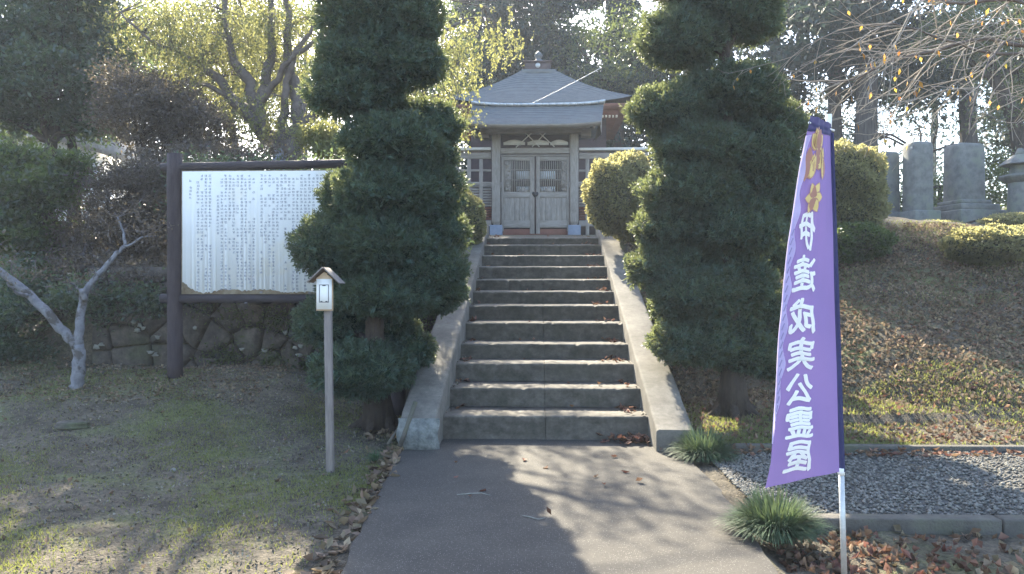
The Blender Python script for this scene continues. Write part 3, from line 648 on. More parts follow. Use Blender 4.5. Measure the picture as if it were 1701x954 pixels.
# folded back free edge, showing the lit front side
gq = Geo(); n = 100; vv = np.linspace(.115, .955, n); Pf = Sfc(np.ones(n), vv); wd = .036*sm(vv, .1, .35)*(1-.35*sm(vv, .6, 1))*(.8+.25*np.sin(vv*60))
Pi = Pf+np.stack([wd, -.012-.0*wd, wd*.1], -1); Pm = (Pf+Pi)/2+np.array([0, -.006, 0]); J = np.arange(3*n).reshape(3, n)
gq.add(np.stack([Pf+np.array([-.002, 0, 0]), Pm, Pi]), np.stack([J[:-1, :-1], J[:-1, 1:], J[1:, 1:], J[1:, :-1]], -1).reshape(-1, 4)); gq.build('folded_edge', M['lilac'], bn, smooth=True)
A = []      # dark slanting strokes of the folded side
for k in range(22):
    v_ = .16+.56*k/22; p = Sfc(np.array(1.), np.array(v_))+np.array([.004, -.016, 0]); h_ = .030; w_ = .018*sm(v_, .1, .3)
    A.append([p, p+np.array([.004, 0, -.006]), p+np.array([w_, 0, h_]), p+np.array([w_-.004, 0, h_+.004])])
gq = Geo(); gq.quads(np.array(A)); gq.build('edge_strokes', M['grey_ink'], bn)
def glyph_mesh(ch, bold):
    cu = bpy.data.curves.new('g', 'FONT'); cu.body = ch; cu.size = 1; cu.offset = 0; cu.resolution_u = 3
    o = bpy.data.objects.new('g', cu); C.objects.link(o); bpy.context.view_layer.update()
    me = o.evaluated_get(bpy.context.evaluated_depsgraph_get()).to_mesh()
    bm = bmesh.new(); bm.from_mesh(me); bmesh.ops.triangulate(bm, faces=bm.faces)
    for _ in range(3):
        ed = [e_ for e_ in bm.edges if e_.calc_length() > .07]
        if ed: bmesh.ops.subdivide_edges(bm, edges=ed, cuts=1); bmesh.ops.triangulate(bm, faces=bm.faces)
    V = np.array([v.co[:2] for v in bm.verts]); T = np.array([[v.index for v in f.verts] for f in bm.faces]); bm.free()
    bpy.data.objects.remove(o); bpy.data.curves.remove(cu)
    if len(V) == 0: return None, None
    lo, hi = V.min(0), V.max(0); return (V-(lo+hi)/2)/(hi-lo), T
def put(name, V, T, uc, vc, wu, hv, m_, off, slant=0.0):
    for sgn in (1, -1):
        U = uc+V[:, 0]*wu; Vv = vc+V[:, 1]*hv+slant*V[:, 0]*hv
        P = Sfc(U, Vv); P[:, 1] -= off*sgn
        gq = Geo(); gq.add(P, T=T); o = gq.build(name, m_, bn)
        if sgn < 0: break
        break
chars = [('伊', 375, 66, .34), ('達', 447, 60, .42), ('成', 517, 58, .42), ('実', 580, 56, .40), ('公', 640, 52, .40), ('霊', 697, 54, .38), ('屋', 755, 54, .36)]
for ch, py, hp, wu in chars:
    V, T = glyph_mesh(ch, .034)
    if V is None: continue
    # brushed look: swell and bend strokes a little
    V = V*np.array([.92, .93])+np.stack([.03*np.sin(V[:, 1]*9), .035*np.sin(V[:, 0]*7+1)], -1)
    vc = (797-py)/600; gq = Geo(); kk = 0
    for (ox, oy) in [(0, 0)]+[(.028*math.cos(a_), .024*math.sin(a_)) for a_ in np.linspace(0, 2*math.pi, 9)[:-1]]:
        P = Sfc(.66+(V[:, 0]+ox)*wu, vc+(V[:, 1]+oy+.06*V[:, 0])*hp/600); P[:, 1] -= .007+.00025*kk; kk += 1; gq.add(P, T=T)
    gq.build('banner_character', M['white_ink'], bn)
def leafshape(n=9):
    t = np.linspace(0, 1, n); wd = np.sin(t**.85*math.pi)**.8*.5; V = np.concatenate([np.stack([wd, t], -1), np.stack([-wd, t], -1)])
    T = [];
    for i in range(n-1): T += [(i, n+i, i+1), (n+i, n+i+1, i+1)]
    return V, np.array(T)
LV, LTt = leafshape()
crest = []
for k in range(5): crest.append((.0, .30, (k-2)*24, .30, .11))
for k in range(4): crest.append((-.10, .02+.0*k, (k-1.5)*14, .34, .10)); 
for k in range(4): crest.append((.12, -.10, (k-1.5)*12, .36, .10))
for sx in (-.24, .24): crest.append((sx, -.12, 0, .38, .09)); crest.append((sx*.9, .12, 0, .22, .08))
for k in range(6): crest.append((-.04, -.36, 60*k+30, .24, .085))
gqs = Geo(); gqo = Geo()
for (cx_, cy_, an, L_, W_) in crest:
    kc = crest.index((cx_, cy_, an, L_, W_))*.00045
    for (gx, sc1, off) in ((gqo, 1.0, .007+kc), (gqs, .80, .0072+kc)):
        ca, sa = math.cos(R(an)), math.sin(R(an)); V = (LV-[0, .5])*np.array([W_*1.9*sc1, L_*(.5+.5*sc1)])+np.array([0, L_*.5]); V = np.stack([V[:, 0]*ca-V[:, 1]*sa*.9, V[:, 0]*sa+V[:, 1]*ca], -1)+np.array([cx_, cy_])
        P = Sfc(.64+V[:, 0]*.95, (797-280)/600+V[:, 1]*118/600*1.0); P[:, 1] -= off; gx.add(P, T=LTt)
gqo.build('crest_outline', mat('crest_line_print', (.50, .26, .20), rough=.8, trans=.3), bn); gqs.build('gold_crest', M['gold_ink'], bn)

# ------------------------------------------------------------------ gate
YG = 18.0
gt = thing('gate', 'weathered grey wooden gate with closed lattice doors at the top of the steps', 'gate')
def boxpx(x0, y0, x1, y1, Y, dep, name, m_, par, bevel=.006, front=0):
    a, b = at(x0, y1, Y), at(x1, y0, Y); gq = Geo(); gq.box(a[0], b[0], Y+front, Y+front+dep, a[2], b[2]); return gq.build(name, m_, par, bevel=bevel)
for px in (824, 954):
    a = at(px-7, 376, YG); b = at(px+7, 222, YG); gq = Geo(); cx_ = (a[0]+b[0])/2; w_ = (b[0]-a[0])/2
    gq.box(a[0], b[0], YG, YG+.2, a[2]+.10, b[2]); gq.build('post', M['greywood'], gt, bevel=.012)
    gq = Geo(); gq.add([(cx_-w_, YG, a[2]+.1), (cx_+w_, YG, a[2]+.1), (cx_+w_, YG+.2, a[2]+.1), (cx_-w_, YG+.2, a[2]+.1), (cx_-w_*.45, YG+.02, a[2]+.0), (cx_+w_*.45, YG+.02, a[2]+.0), (cx_+w_*.45, YG+.18, a[2]), (cx_-w_*.45, YG+.18, a[2])],
                       [(0, 1, 5, 4), (1, 2, 6, 5), (2, 3, 7, 6), (3, 0, 4, 7)]); gq.box(cx_-w_*.6, cx_+w_*.6, YG+.03, YG+.17, a[2]-.06, a[2]+.07); gq.build('post_foot', M['greywood'], gt, recalc=True)
    b = at(px+10.5, 374, YG); a = at(px-10.5, 390, YG); gq = Geo(); gq.box(a[0], b[0], YG-.06, YG+.26, 2.6, b[2]); gq.build('base_stone', M['bluestone'], gt, bevel=.02)
boxpx(831.5, 245, 946.5, 255, YG, .14, 'lintel', M['greywood_h'], gt, front=.03)
boxpx(798, 210, 980, 222, YG, .22, 'head_beam', M['greywood_h'], gt, front=-.01)
boxpx(831.5, 256, 946.5, 259, YG, .10, 'door_head', M['greywood_h'], gt, front=.05)
boxpx(832, 222, 946, 245, YG, .02, 'transom_panel', M['darkwood'], gt, front=.12)
for (x0, x1) in ((836, 872), (876, 912), (914, 944)):
    a, b = at(x0, 240, YG), at(x1, 231, YG); mx = (a[0]+b[0])/2; n = 9
    pts_ = [(a[0], a[2])]+[(a[0]+(b[0]-a[0])*k/n, a[2]+(b[2]-a[2])*(.45+.55*math.sin(math.pi*(k+.5)/(n+1)))) for k in range(n+1)]+[(b[0], a[2])]
    gq = Geo(); gq.prism(pts_, YG+.085, YG+.11); gq.build('carved_cloud', M['palewood'], gt, recalc=True)
for (p, q) in (((857, 245), (893, 212)), ((869, 217), (896, 244)), ((884, 244), (909, 218)), ((890, 215), (921, 244))):
    a, b = at(*p, YG+.02), at(*q, YG+.02); gq = Geo(); gq.tube([a, b], .014, 6); gq.build('crossed_stick', M['palewood'], gt)
for (x0, x1) in ((798, 812), (966, 982)): boxpx(x0, 213, x1, 226, YG, .3, 'bracket', M['greywood_h'], gt, front=-.05)
# door leaves
for side, (x0, x1) in enumerate(((832.5, 889), (890, 946))):
    dr = boxpx(x0, 266, x1, 320, YG, .015, 'door', M['palewood'], gt, 0, front=.135); dr['label'] = 'left door leaf with lattice top' if side == 0 else 'right door leaf with lattice top'
    dr.data.materials[0] = M['darkwood']
    inner = (x1-9, x1) if side == 0 else (x0, x0+7)
    outer = (x0, x0+4) if side == 0 else (x1-4, x1)
    boxpx(inner[0], 259, inner[1], 388, YG, .05, 'stile', M['greywood'], dr, front=.07); boxpx(outer[0], 259, outer[1], 384, YG, .05, 'stile', M['greywood'], dr, front=.07)
    xa, xb = (x0+4, x1-9) if side == 0 else (x0+7, x1-4)
    boxpx(xa, 259, xb, 266, YG, .05, 'rail', M['greywood_h'], dr, front=.071)
    boxpx(xa, 318, xb, 328, YG, .05, 'rail', M['greywood_h'], dr, front=.071)
    boxpx(xa, 366, xb, 378, YG, .05, 'rail', M['greywood_h'], dr, front=.071)
    n = 5
    for k in range(n): boxpx(xa+(xb-xa)*k/n+.15, 328, xa+(xb-xa)*(k+1)/n-.15, 366, YG, .02, 'plank', M['greywood'], dr, .004, front=.095)
    carv = (xa, xa+13) if side == 0 else (xb-10, xb)
    gq = Geo(); a, b = at(carv[0], 318, YG), at(carv[1], 266, YG); gq.box(a[0], b[0], YG+.095, YG+.115, a[2], b[2])
    for k in range(26):
        c = np.array([random.uniform(a[0]+.02, b[0]-.02), YG+.092, random.uniform(a[2]+.03, b[2]-.03)]); V, Fc = ico(c, (.03, .012, .035), 1, .3); gq.add(V, T=Fc)
    gq.build('carved_panel', M['greywood'], dr)
    la, lb = (carv[1], xb) if side == 0 else (xa, carv[0])
    for k in range(10):
        xx_ = la+(lb-la)*(k+.5)/10; boxpx(xx_-.75, 266, xx_+.75, 318, YG, .02, 'lattice_bar', M['greywood'], dr, 0, front=.08)
    for yy_ in (281, 298): boxpx(la, yy_-.8, lb, yy_+.8, YG, .02, 'lattice_bar', M['greywood_h'], dr, 0, front=.0995)
    for (yy0, yy1) in ((283, 296), (309, 317)): boxpx(la+(lb-la)*.28*(1-side), yy0, lb-(lb-la)*.28*side, yy1, YG, .01, 'white_paper', M['panel'], dr, 0, front=.123)
    a, b = at((la+lb)/2+4*(1-2*side)-9, 318, YG), at((la+lb)/2+4*(1-2*side)+9, 309, YG)
    gq = Geo(); gq.prism([(a[0], a[2]), (b[0], a[2]), ((a[0]*.3+b[0]*.7), a[2]+(b[2]-a[2])*.6), ((a[0]+b[0])/2, b[2]), ((a[0]*.7+b[0]*.3), a[2]+(b[2]-a[2])*.6)], YG+.062, YG+.078); gq.build('carved_crest', M['greywood'], dr, recalc=True)
c = at(889, 323, YG); gq = Geo()
th = np.linspace(0, 2*math.pi, 24, endpoint=False); gq.prism([(c[0]+.078*math.sin(t_)**3*1.0, c[2]+.005*(13*math.cos(t_)-5*math.cos(2*t_)-2*math.cos(3*t_)-math.cos(4*t_))*1.1) for t_ in th], YG+.05, YG+.068)
gq.build('heart_lock_plate', M['iron'], gt, recalc=True)
a, b = at(888.2, 388, YG), at(890.6, 259, YG); gq = Geo(); gq.box(a[0], b[0], YG+.055, YG+.069, a[2], b[2]); gq.build('centre_batten', M['darkwood'], gt)
boxpx(834, 380, 946, 392, YG, .1, 'sill', M['redwood'], gt, front=.1)

def slope_roof(parent, xl0, xr0, y0, z0, xl1, xr1, y1, z1, n, m_, thick=.05, sag=.05, lift=.06, name='roof_slope'):
    """front slope from eave (0) to ridge (1) in n lapped courses"""
    gq = Geo(); nu = 24
    for k in range(n):
        t0, t1 = k/n, (k+1)/n; rows = []
        for (t_, dz) in ((t0, -.0), (t0, .018), (t1, .004)):
            xl = xl0+(xl1-xl0)*t_; xr = xr0+(xr1-xr0)*t_; u = np.linspace(0, 1, nu); xx = xl+(xr-xl)*u
            zz = z0+(z1-z0)*t_-sag*math.sin(math.pi*t_)+dz+lift*(abs(2*u-1)**4)*(1-t_*.5); rows.append(np.stack([xx, np.full(nu, y0+(y1-y0)*t_), zz], -1))
        V = np.array(rows); J = np.arange(3*nu).reshape(3, nu); gq.add(V, np.stack([J[:-1, :-1], J[:-1, 1:], J[1:, 1:], J[1:, :-1]], -1).reshape(-1, 4))
    return gq.build(name, m_, parent)
e0l, e0r = at(776, 207, 17.1), at(999, 205, 17.1); r0l, r0r = at(785, 174, YG+.1), at(1003, 171, YG+.1)
rf = slope_roof(gt, e0l[0], e0r[0], 17.1, e0l[2], r0l[0], r0r[0], YG+.1, r0l[2]-.03, 12, M['roof'], name='roof')
slope_roof(rf, e0l[0], e0r[0], 19.1, e0l[2], r0l[0], r0r[0], YG+.1, r0l[2]-.03, 8, M['roof'], name='rear_slope')
gq = Geo(); xx = np.linspace(r0l[0]-.03, r0r[0]+.03, 20)
for k in range(19):
    l0 = .07*abs(2*k/19-1)**4; l1 = .07*abs(2*(k+1)/19-1)**4; z_ = r0l[2]-.05
    V = [(x, y, z_+l+h) for (x, l) in ((xx[k], l0), (xx[k+1], l1)) for (y, h) in ((YG-.02, 0), (YG+.22, 0), (YG+.22, .055), (YG-.02, .055))]
    gq.add(V, [(0, 4, 7, 3), (3, 7, 6, 2), (2, 6, 5, 1), (0, 1, 5, 4), (0, 3, 2, 1), (4, 5, 6, 7)])
gq.build('ridge', M['metaltrim'], rf)
gq = Geo(); nn_ = 24; u = np.linspace(0, 1, nn_); xx = e0l[0]+(e0r[0]-e0l[0])*u; zz = e0l[2]+.06*abs(2*u-1)**4
rows = [np.stack([xx, np.full(nn_, y_), zz+h], -1) for (y_, h) in ((17.09, .0), (17.09, -.035), (17.25, -.07), (17.9, .15))]
V = np.array(rows); J = np.arange(4*nn_).reshape(4, nn_); gq.add(V, np.stack([J[:-1, :-1], J[:-1, 1:], J[1:, 1:], J[1:, :-1]], -1).reshape(-1, 4)); gq.build('eave_board', M['greywood_h'], rf)
gq = Geo()
for k in range(18):
    x_ = e0l[0]+.15+(e0r[0]-e0l[0]-.3)*k/17; p, q = np.array([x_, 17.25, e0l[2]-.05]), np.array([x_, 18.1, e0l[2]+.22]); gq.tube([p, q], .03, 4)
gq.build('rafters', M['greywood_h'], rf)
for (pa, pb_2, sx) in ((e0l, r0l, 1), (e0r, r0r, -1)):   # gable ends, closed, with pale barge boards
    gq = Geo(); x_ = (pa[0]+pb_2[0])/2+.10*sx
    gq.add([(pa[0]+.02*sx, 17.15, pa[2]-.03), (pb_2[0]+.02*sx, YG+.1, pb_2[2]-.06), (pa[0]+.02*sx, 19.05, pa[2]-.03), (pb_2[0]+.06*sx, YG+.1, pa[2]-.05)], T=[(0, 1, 3), (1, 2, 3)]); gq.build('gable_board', M['greywood'], rf)
# fence either side of the gate
def fence(label, x0, x1, cols, low0):
    e = thing('lattice_fence', label, 'fence', 'lattice fences either side of the gate'); Y = YG+.08
    boxpx(x0, 246, x1, 251, Y, .26, 'coping', M['palewood'], e, front=-.1)
    boxpx(x0, 253.5, x1, 264, Y, .08, 'rail', M['greywood_h'], e, front=.0)
    for yy_ in (283, 304): boxpx(x0, yy_-2, x1, yy_+2, Y, .05, 'rail', M['greywood_h'], e, front=.013)
    for px in cols: boxpx(px-3, 264, px+3, 390, Y, .07, 'fence_post', M['greywood'], e, front=.004)
    boxpx(x0, 366, x1, 376, Y, .06, 'rail', M['greywood_h'], e, front=.010)
    a = at(x0, 366, Y); b = at(x1, 312, Y)
    for k in range(12):
        z_ = a[2]+(b[2]-a[2])*(k+.5)/12; gq = Geo(); gq.box(a[0], b[0], Y+.040, Y+.055, z_-.024, z_+.024); gq.build('slat', M['redwood'] if k < 5 else M['greywood_h'], e)
fence('grey lattice fence joining the left gate post, behind the left topiary', 740, 816, (759, 779, 799), 0)
fence('grey lattice fence joining the right gate post, behind the round bush', 962, 1075, (976, 996, 1016, 1040, 1062), 0)
# hall behind
hl = thing('shrine_hall', 'small dark shrine hall with a grey hipped metal roof behind the gate', 'building')
YH = 21.0; YP = 23.4
el, er = at(752, 172, YH), at(1062, 160, YH); er[2] = el[2] = at(900, 170, YH)[2]-.0
tl, tr_ = at(868, 121, YP-.35), at(921, 121, YP-.35); hw = (er[0]-el[0]); cx_ = (tl[0]+tr_[0])/2; cxe = cx_; hwe = hw/2
el[0], er[0] = cx_-hwe, cx_+hwe; YBk = 2*YP-YH
rh = slope_roof(hl, el[0], er[0], YH, el[2], tl[0], tr_[0], YP-.35, tl[2], 22, M['roof'], sag=.12, lift=.16, name='roof')
def side_slope(sx):
    gq = Geo(); n = 22; nu = 24
    xe = cx_+sx*hwe; xt = tl[0] if sx < 0 else tr_[0]
    for k in range(n):
        rows = []
        for (t_, dz) in ((k/n, 0), (k/n, .018), ((k+1)/n, .004)):
            y0 = YH+(YP-.35-YH)*t_; y1 = YBk-(YBk-YP-.35)*t_; u = np.linspace(0, 1, nu)
            rows.append(np.stack([np.full(nu, xe+(xt-xe)*t_), y0+(y1-y0)*u, el[2]+(tl[2]-el[2])*t_-.12*math.sin(math.pi*t_)+dz+.16*abs(2*u-1)**4*(1-t_*.5)], -1))
        V = np.array(rows); J = np.arange(3*nu).reshape(3, nu); gq.add(V, np.stack([J[:-1, :-1], J[:-1, 1:], J[1:, 1:], J[1:, :-1]], -1).reshape(-1, 4))
    gq.build('side_slope', M['roof'], rh)
side_slope(-1); side_slope(1)
slope_roof(rh, el[0], er[0], YBk, el[2], tl[0], tr_[0], YP+.35, tl[2], 10, M['roof'], sag=.12, lift=.16, name='rear_slope')
gq = Geo(); gq.box(tl[0]-.03, tr_[0]+.03, YP-.4, YP+.4, tl[2]-.02, tl[2]+.10); gq.build('ridge_base', M['roof'], rh, bevel=.01)
a, b = at(872, 117, YP-.3), at(915, 103, YP-.3); gq = Geo(); gq.box(a[0], b[0], YP-.3, YP+.3, tl[2]+.09, b[2]); gq.build('ridge_box', M['roofbox'], rh, bevel=.01)
gq = Geo(); gq.box(a[0]-.04, b[0]+.04, YP-.36, YP+.36, b[2], b[2]+.04); gq.build('box_lid', M['roofbox'], rh, bevel=.01)
c = at(893.5, 108.5, YP-.3); gq = Geo(); gq.tube([c, c+np.array([0, -.03, 0])], .075, 20); gq.build('round_crest', M['metaltrim'], rh)
gq = Geo(); c = np.array([cx_, YP, b[2]+.04]); gq.tube([c, c+[0, 0, .04], c+[0, 0, .12], c+[0, 0, .15], c+[0, 0, .2], c+[0, 0, .27], c+[0, 0, .33], c+[0, 0, .40]], [.22, .22, .10, .07, .11, .13, .08, .01], 16); gq.build('finial_jewel', M['roof'], rh, smooth=True)
zw0 = 2.8; gq = Geo(); gq.box(cx_-hwe+.65, cx_+hwe-.65, YH+.75, YBk-.75, zw0, el[2]-.12); gq.build('wall', M['darkwood'], hl)
gq = Geo(); gq.box(cx_-hwe+.05, cx_+hwe-.05, YH+.04, YBk-.04, el[2]-.12, el[2]-.03); gq.build('soffit', M['redwood'], rh)
gq = Geo(); gq.box(cx_-hwe+.35, cx_+hwe-.35, YH+.35, YBk-.35, el[2]-.30, el[2]-.122); gq.build('bracket_band', M['redwood'], rh)
for k in range(46):
    x_ = cx_-hwe+.4+(2*hwe-.8)*k/45; gq = Geo(); gq.box(x_-.026, x_+.026, YH+.28, YH+.36, el[2]-.37, el[2]-.31); gq.build('rafter_end', M['rafterend'], rh)
gq = Geo(); gq.box(cx_-hwe+.5, cx_+hwe-.5, YH+.66, YH+.76, 4.45, 4.6); gq.build('tie_beam', M['greywood_h'], hl)
gq = Geo(); gq.box(cx_-hwe+.3, cx_+hwe-.3, YH+.4, YBk-.4, 2.75, 3.0); gq.build('stone_plinth', M['grave'], hl)
# cable
gq = Geo(); a, b = at(700, 246, 16.6), at(1000, 112, 20.2); P = np.array([a+(b-a)*k/16 for k in range(17)]); P[:, 2] -= .12*np.sin(np.linspace(0, 1, 17)*math.pi)
gq.tube(P, .009, 6); tag(gq.build('cable', M['pole']), 'thin pale cable sloping across the gate roof', 'cable')

# ------------------------------------------------------------------ gravestones and lantern
def tombstone(label, x0, x1, ytop, ybot, Y, rounded, base, slender=False):
    e = thing('gravestone', label, 'gravestone', 'old gravestones on the crest of the bank'); a, b = at(x0, ybot, Y), at(x1, ytop, Y)
    zg = min(g((a[0]+b[0])/2, Y), a[2])-.15; w_ = b[0]-a[0]; rot = Matrix.Translation(((a[0]+b[0])/2, Y+w_*.4, 0))@Matrix.Rotation(R(12), 4, 'Z')
    hs = w_/2*.93; gq = Geo(); z0, z1 = a[2], b[2]; n = 8
    V = []; prof = [(z0, 1), (z0+(z1-z0)*.5, .985), (z1-.10, .965)]+([(z1-.05, .93), (z1-.015, .80), (z1, .55)] if rounded else [(z1-.05, .94), (z1, .82)])
    for (z, s) in prof:
        for (sx, sy) in ((-1, -.85), (-.85, -1), (.85, -1), (1, -.85), (1, .85), (.85, 1), (-.85, 1), (-1, .85)): V.append(rot@Vector((sx*hs*s, sy*hs*.8*s, z)))
    m = len(prof); Q = [(i*8+k, i*8+(k+1) % 8, (i+1)*8+(k+1) % 8, (i+1)*8+k) for i in range(m-1) for k in range(8)]; V.append(rot@Vector((0, 0, z1+.005)))
    T = [(m*8, (m-1)*8+k, (m-1)*8+(k+1) % 8) for k in range(8)]
    gq.add([v[:] for v in V], Q, T); gq.build('shaft', M['grave'], e, recalc=True)
    gq = Geo(); gq.box(-hs*.55, hs*.55, -hs*.8-.0, -hs*.8+.02, z0+.15, z1-.3, rot)
    ztop = z0
    for (s, h) in base:
        gq = Geo(); gq.box(-hs*s, hs*s, -hs*s, hs*s, (ztop-h) if (s, h) != base[-1] else zg, ztop, rot); gq.build('base_block', M['grave'], e, bevel=.03); ztop -= h
tombstone('squat gravestone, leftmost of the three, half hidden by the big rounded bush', 1458, 1498, 251, 352, 16.6, False, [(1.15, .12)])
tombstone('tall slim gravestone with rounded top, middle of the three', 1512, 1554, 233, 350, 16.2, True, [(1.3, .14)])
tombstone('widest gravestone on stepped base, right of the three', 1586, 1642, 235, 332, 16.6, True, [(1.12, .10), (1.45, .14), (1.75, .16)])
e = thing('stone_lantern', 'weathered stone lantern at the right edge beyond the mound bush', 'lantern'); c = at(1695, 350, 16.0); s = 16/F
def ring(name, z0, z1, r0_, r1_, n=6, mt='grave'):
    gq = Geo(); P = [(c[0], c[1], z0), (c[0], c[1], z1)]; gq.tube(P, [r0_, r1_], n); return gq.build(name, M[mt], e, bevel=.015)
zc = lambda py: 1.5+(480-py)*s
ring('shaft', zc(362)-.1, zc(308), 19*s, 17*s, 12); ring('platform', zc(308), zc(300), 18*s, 30*s); ring('platform_slab', zc(300)+.002, zc(295), 30*s, 30*s)
ring('firebox', zc(295)+.002, zc(279), 15*s, 15*s)
ring('cap', zc(279)+.002, zc(262), 32*s, 10*s); ring('finial', zc(262)+.002, zc(252), 8*s, 4*s, 10)

# ------------------------------------------------------------------ small grave-side post behind the notice board
c = at(461, 250, 12.5); gq = Geo(); gq.box(c[0]-.09, c[0]+.09, 12.5, 12.68, g(c[0], 12.5)-.1, c[2]-.03); V0 = [(c[0]-.11, 12.48, c[2]-.03), (c[0]+.11, 12.48, c[2]-.03), (c[0]+.11, 12.70, c[2]-.03), (c[0]-.11, 12.70, c[2]-.03), (c[0], 12.59, c[2]+.06)]
gq.add(V0, [(0, 3, 2, 1)], [(0, 1, 4), (1, 2, 4), (2, 3, 4), (3, 0, 4)]); tag(gq.build('stone_marker', M['bluestone'], recalc=True), 'small grey pointed stone marker peeping over the notice board', 'stone marker')
# ------------------------------------------------------------------ trees
def lobe(px, py, rx, ry, Y, d=None):
    s = Y/F; return (at(px, py, Y), (rx*s, (d if d else (rx+ry)/2*s), ry*s))
def tbase(px, Y):
    p = at(px, 400, Y); return np.array([p[0], Y, g(p[0], Y)])
# yellowing weeping tree behind the notice board
def weeping():
    e = thing('weeping_cherry', 'yellow green weeping cherry tree with crooked dark limbs behind the notice board', 'tree'); Y = 13.2
    b = tbase(478, Y); fk = at(478, 238, Y); gq = Geo(); gq.tube(bend(b-[0, 0, .2], fk, 6, .04), np.linspace(.30, .24, 6), 14, jit=.08)
    paths = [[(478, 240), (440, 225), (415, 190), (385, 165), (360, 130), (325, 102)], [(440, 225), (425, 170), (410, 130), (385, 95), (375, 20), (372, -60)],
             [(425, 190), (440, 140), (452, 80), (450, 0), (455, -60)], [(484, 240), (498, 205), (494, 160), (475, 110), (480, 40), (470, -50)],
             [(470, 236), (468, 200), (475, 150), (490, 90), (520, 40)], [(430, 175), (470, 110), (520, 70), (560, 20)], [(360, 130), (310, 90), (250, 70), (200, 20)],
             [(385, 165), (340, 140), (300, 138), (240, 150)], [(498, 205), (560, 170), (640, 120), (720, 60), (780, 30)], [(640, 120), (700, 130), (760, 110)], [(478, 40), (560, 0), (680, -20), (800, 10)]]
    rad = [(.19, .05), (.14, .03), (.12, .03), (.17, .04), (.10, .03), (.07, .02), (.05, .015), (.05, .015), (.10, .02), (.03, .01), (.03, .01)]
    ends = []
    for i, (pp, (ra, rb)) in enumerate(zip(paths, rad)):
        dy = 0 if i in (0, 3) else random.uniform(-.5, .5)
        P = []
        for j, (x, y) in enumerate(pp): P.append(at(x, y, Y+dy*j/len(pp)*2))
        Q = []
        for j in range(len(P)-1):
            for t_ in np.linspace(0, 1, 4, endpoint=False): Q.append(P[j]+(P[j+1]-P[j])*t_+rng.normal(size=3)*.02)
        Q.append(P[-1]); gq.tube(Q, np.linspace(ra, rb, len(Q)), 8, jit=.08); ends += [q for q in Q[len(Q)//3:]]
    gq.build('trunk', M['cherrybark'], e, smooth=True)
    L = [(260, 40, 90, 60), (330, 60, 80, 60), (400, 40, 90, 70), (470, 40, 80, 70), (300, 120, 70, 50), (390, 110, 90, 60), (480, 120, 60, 60), (440, 190, 70, 40), (530, 200, 40, 40), (540, 235, 40, 30), (340, 200, 50, 40),
         (745, 70, 45, 45), (770, 120, 35, 40), (700, 190, 50, 50), (810, 50, 40, 25), (770, 200, 25, 30), (850, 70, 22, 20), (300, 20, 60, 20)]
    cc = []
    for (x, y, rx, ry) in L:
        k = int(rx*ry/62); u = rdir(k); dy = random.uniform(-.6, 1.2); s = Y/F
        cc.append(at(x, y, Y+dy)+u*np.array([rx*s, .7, ry*s])*rng.random((k, 1))**.4)
    cc = np.concatenate(cc); tw = Geo(); E = np.array(ends)
    for c_ in cc[::3]:
        k = int(np.argmin(np.linalg.norm(E-c_, axis=1))); tw.tube(bend(E[k], c_, 4, .1, -.1), [.012, .009, .006, .004], 4, cap=False)
    K = len(cc)*4; S0 = np.repeat(cc, 4, 0)+rng.normal(size=(K, 3))*.15; m = 10; Ls = .10+.34*rng.random(K); t = rng.random((K, m)); sw = rdir(K)*.1
    P = S0[:, None]+np.stack([sw[:, :1]*t, sw[:, 1:2]*t, -Ls[:, None]*t], -1); P = P.reshape(-1, 3)+rng.normal(size=(K*m, 3))*.012; D = norm(rdir(len(P))*.75+np.array([0, 0, -.65])); nl = len(P)
    for k in range(0, K, 5): tw.tube([S0[k], S0[k]+np.array([sw[k, 0], sw[k, 1], -Ls[k]])], [.004, .002], 3, cap=False)
    tag(tw.build('twigs', M['cherrybark'], e), kind='stuff')
    gq = Geo(); gq.quads(leafq(P, D, .065*(.6+.8*rng.random(nl)), .026*(.6+.8*rng.random(nl)), .15)); gq.build('crown', M['yleaf'], e)
weeping()
# broadleaf evergreens and shrubs on the left
cloud_tree('evergreen_tree', 'dense dark evergreen tree with glossy leaves at the top left corner', 'tree', tbase(85, 14), at(85, 235, 14), .17,
           [lobe(40, 60, 110, 70, 14), lobe(120, 30, 90, 60, 14.3), lobe(80, 140, 110, 60, 13.6), lobe(20, 190, 70, 40, 14), lobe(150, 190, 60, 40, 14), lobe(170, 100, 60, 60, 14.4), lobe(-60, 100, 80, 90, 14), lobe(60, -40, 150, 50, 14.5)], M['dkleaf'], M['bark'], 420, 130, .17, .11, .05)
cloud_tree('evergreen_tree', 'second dark evergreen trunk and low crown left of the notice board, behind the first', 'tree', tbase(118, 14.8), at(118, 230, 14.8), .13,
           [lobe(150, 120, 70, 50, 15), lobe(110, 200, 70, 30, 15), lobe(190, 60, 70, 50, 15.4)], M['dkleaf'], M['bark'], 70, 180, .24, .085, .04)
cloud_tree('shrub_tree', 'bronze leaved tall shrub between the dark evergreen and the weeping cherry', 'shrub', tbase(235, 12.2), at(240, 300, 12.2), .06,
           [lobe(235, 190, 75, 55, 12.2), lobe(290, 180, 60, 45, 12.5), lobe(220, 145, 60, 40, 12.4), lobe(330, 215, 60, 35, 12.3), lobe(280, 235, 60, 25, 12.6)], M['redshrub'], M['bark'], 240, 110, .12, .065, .028)
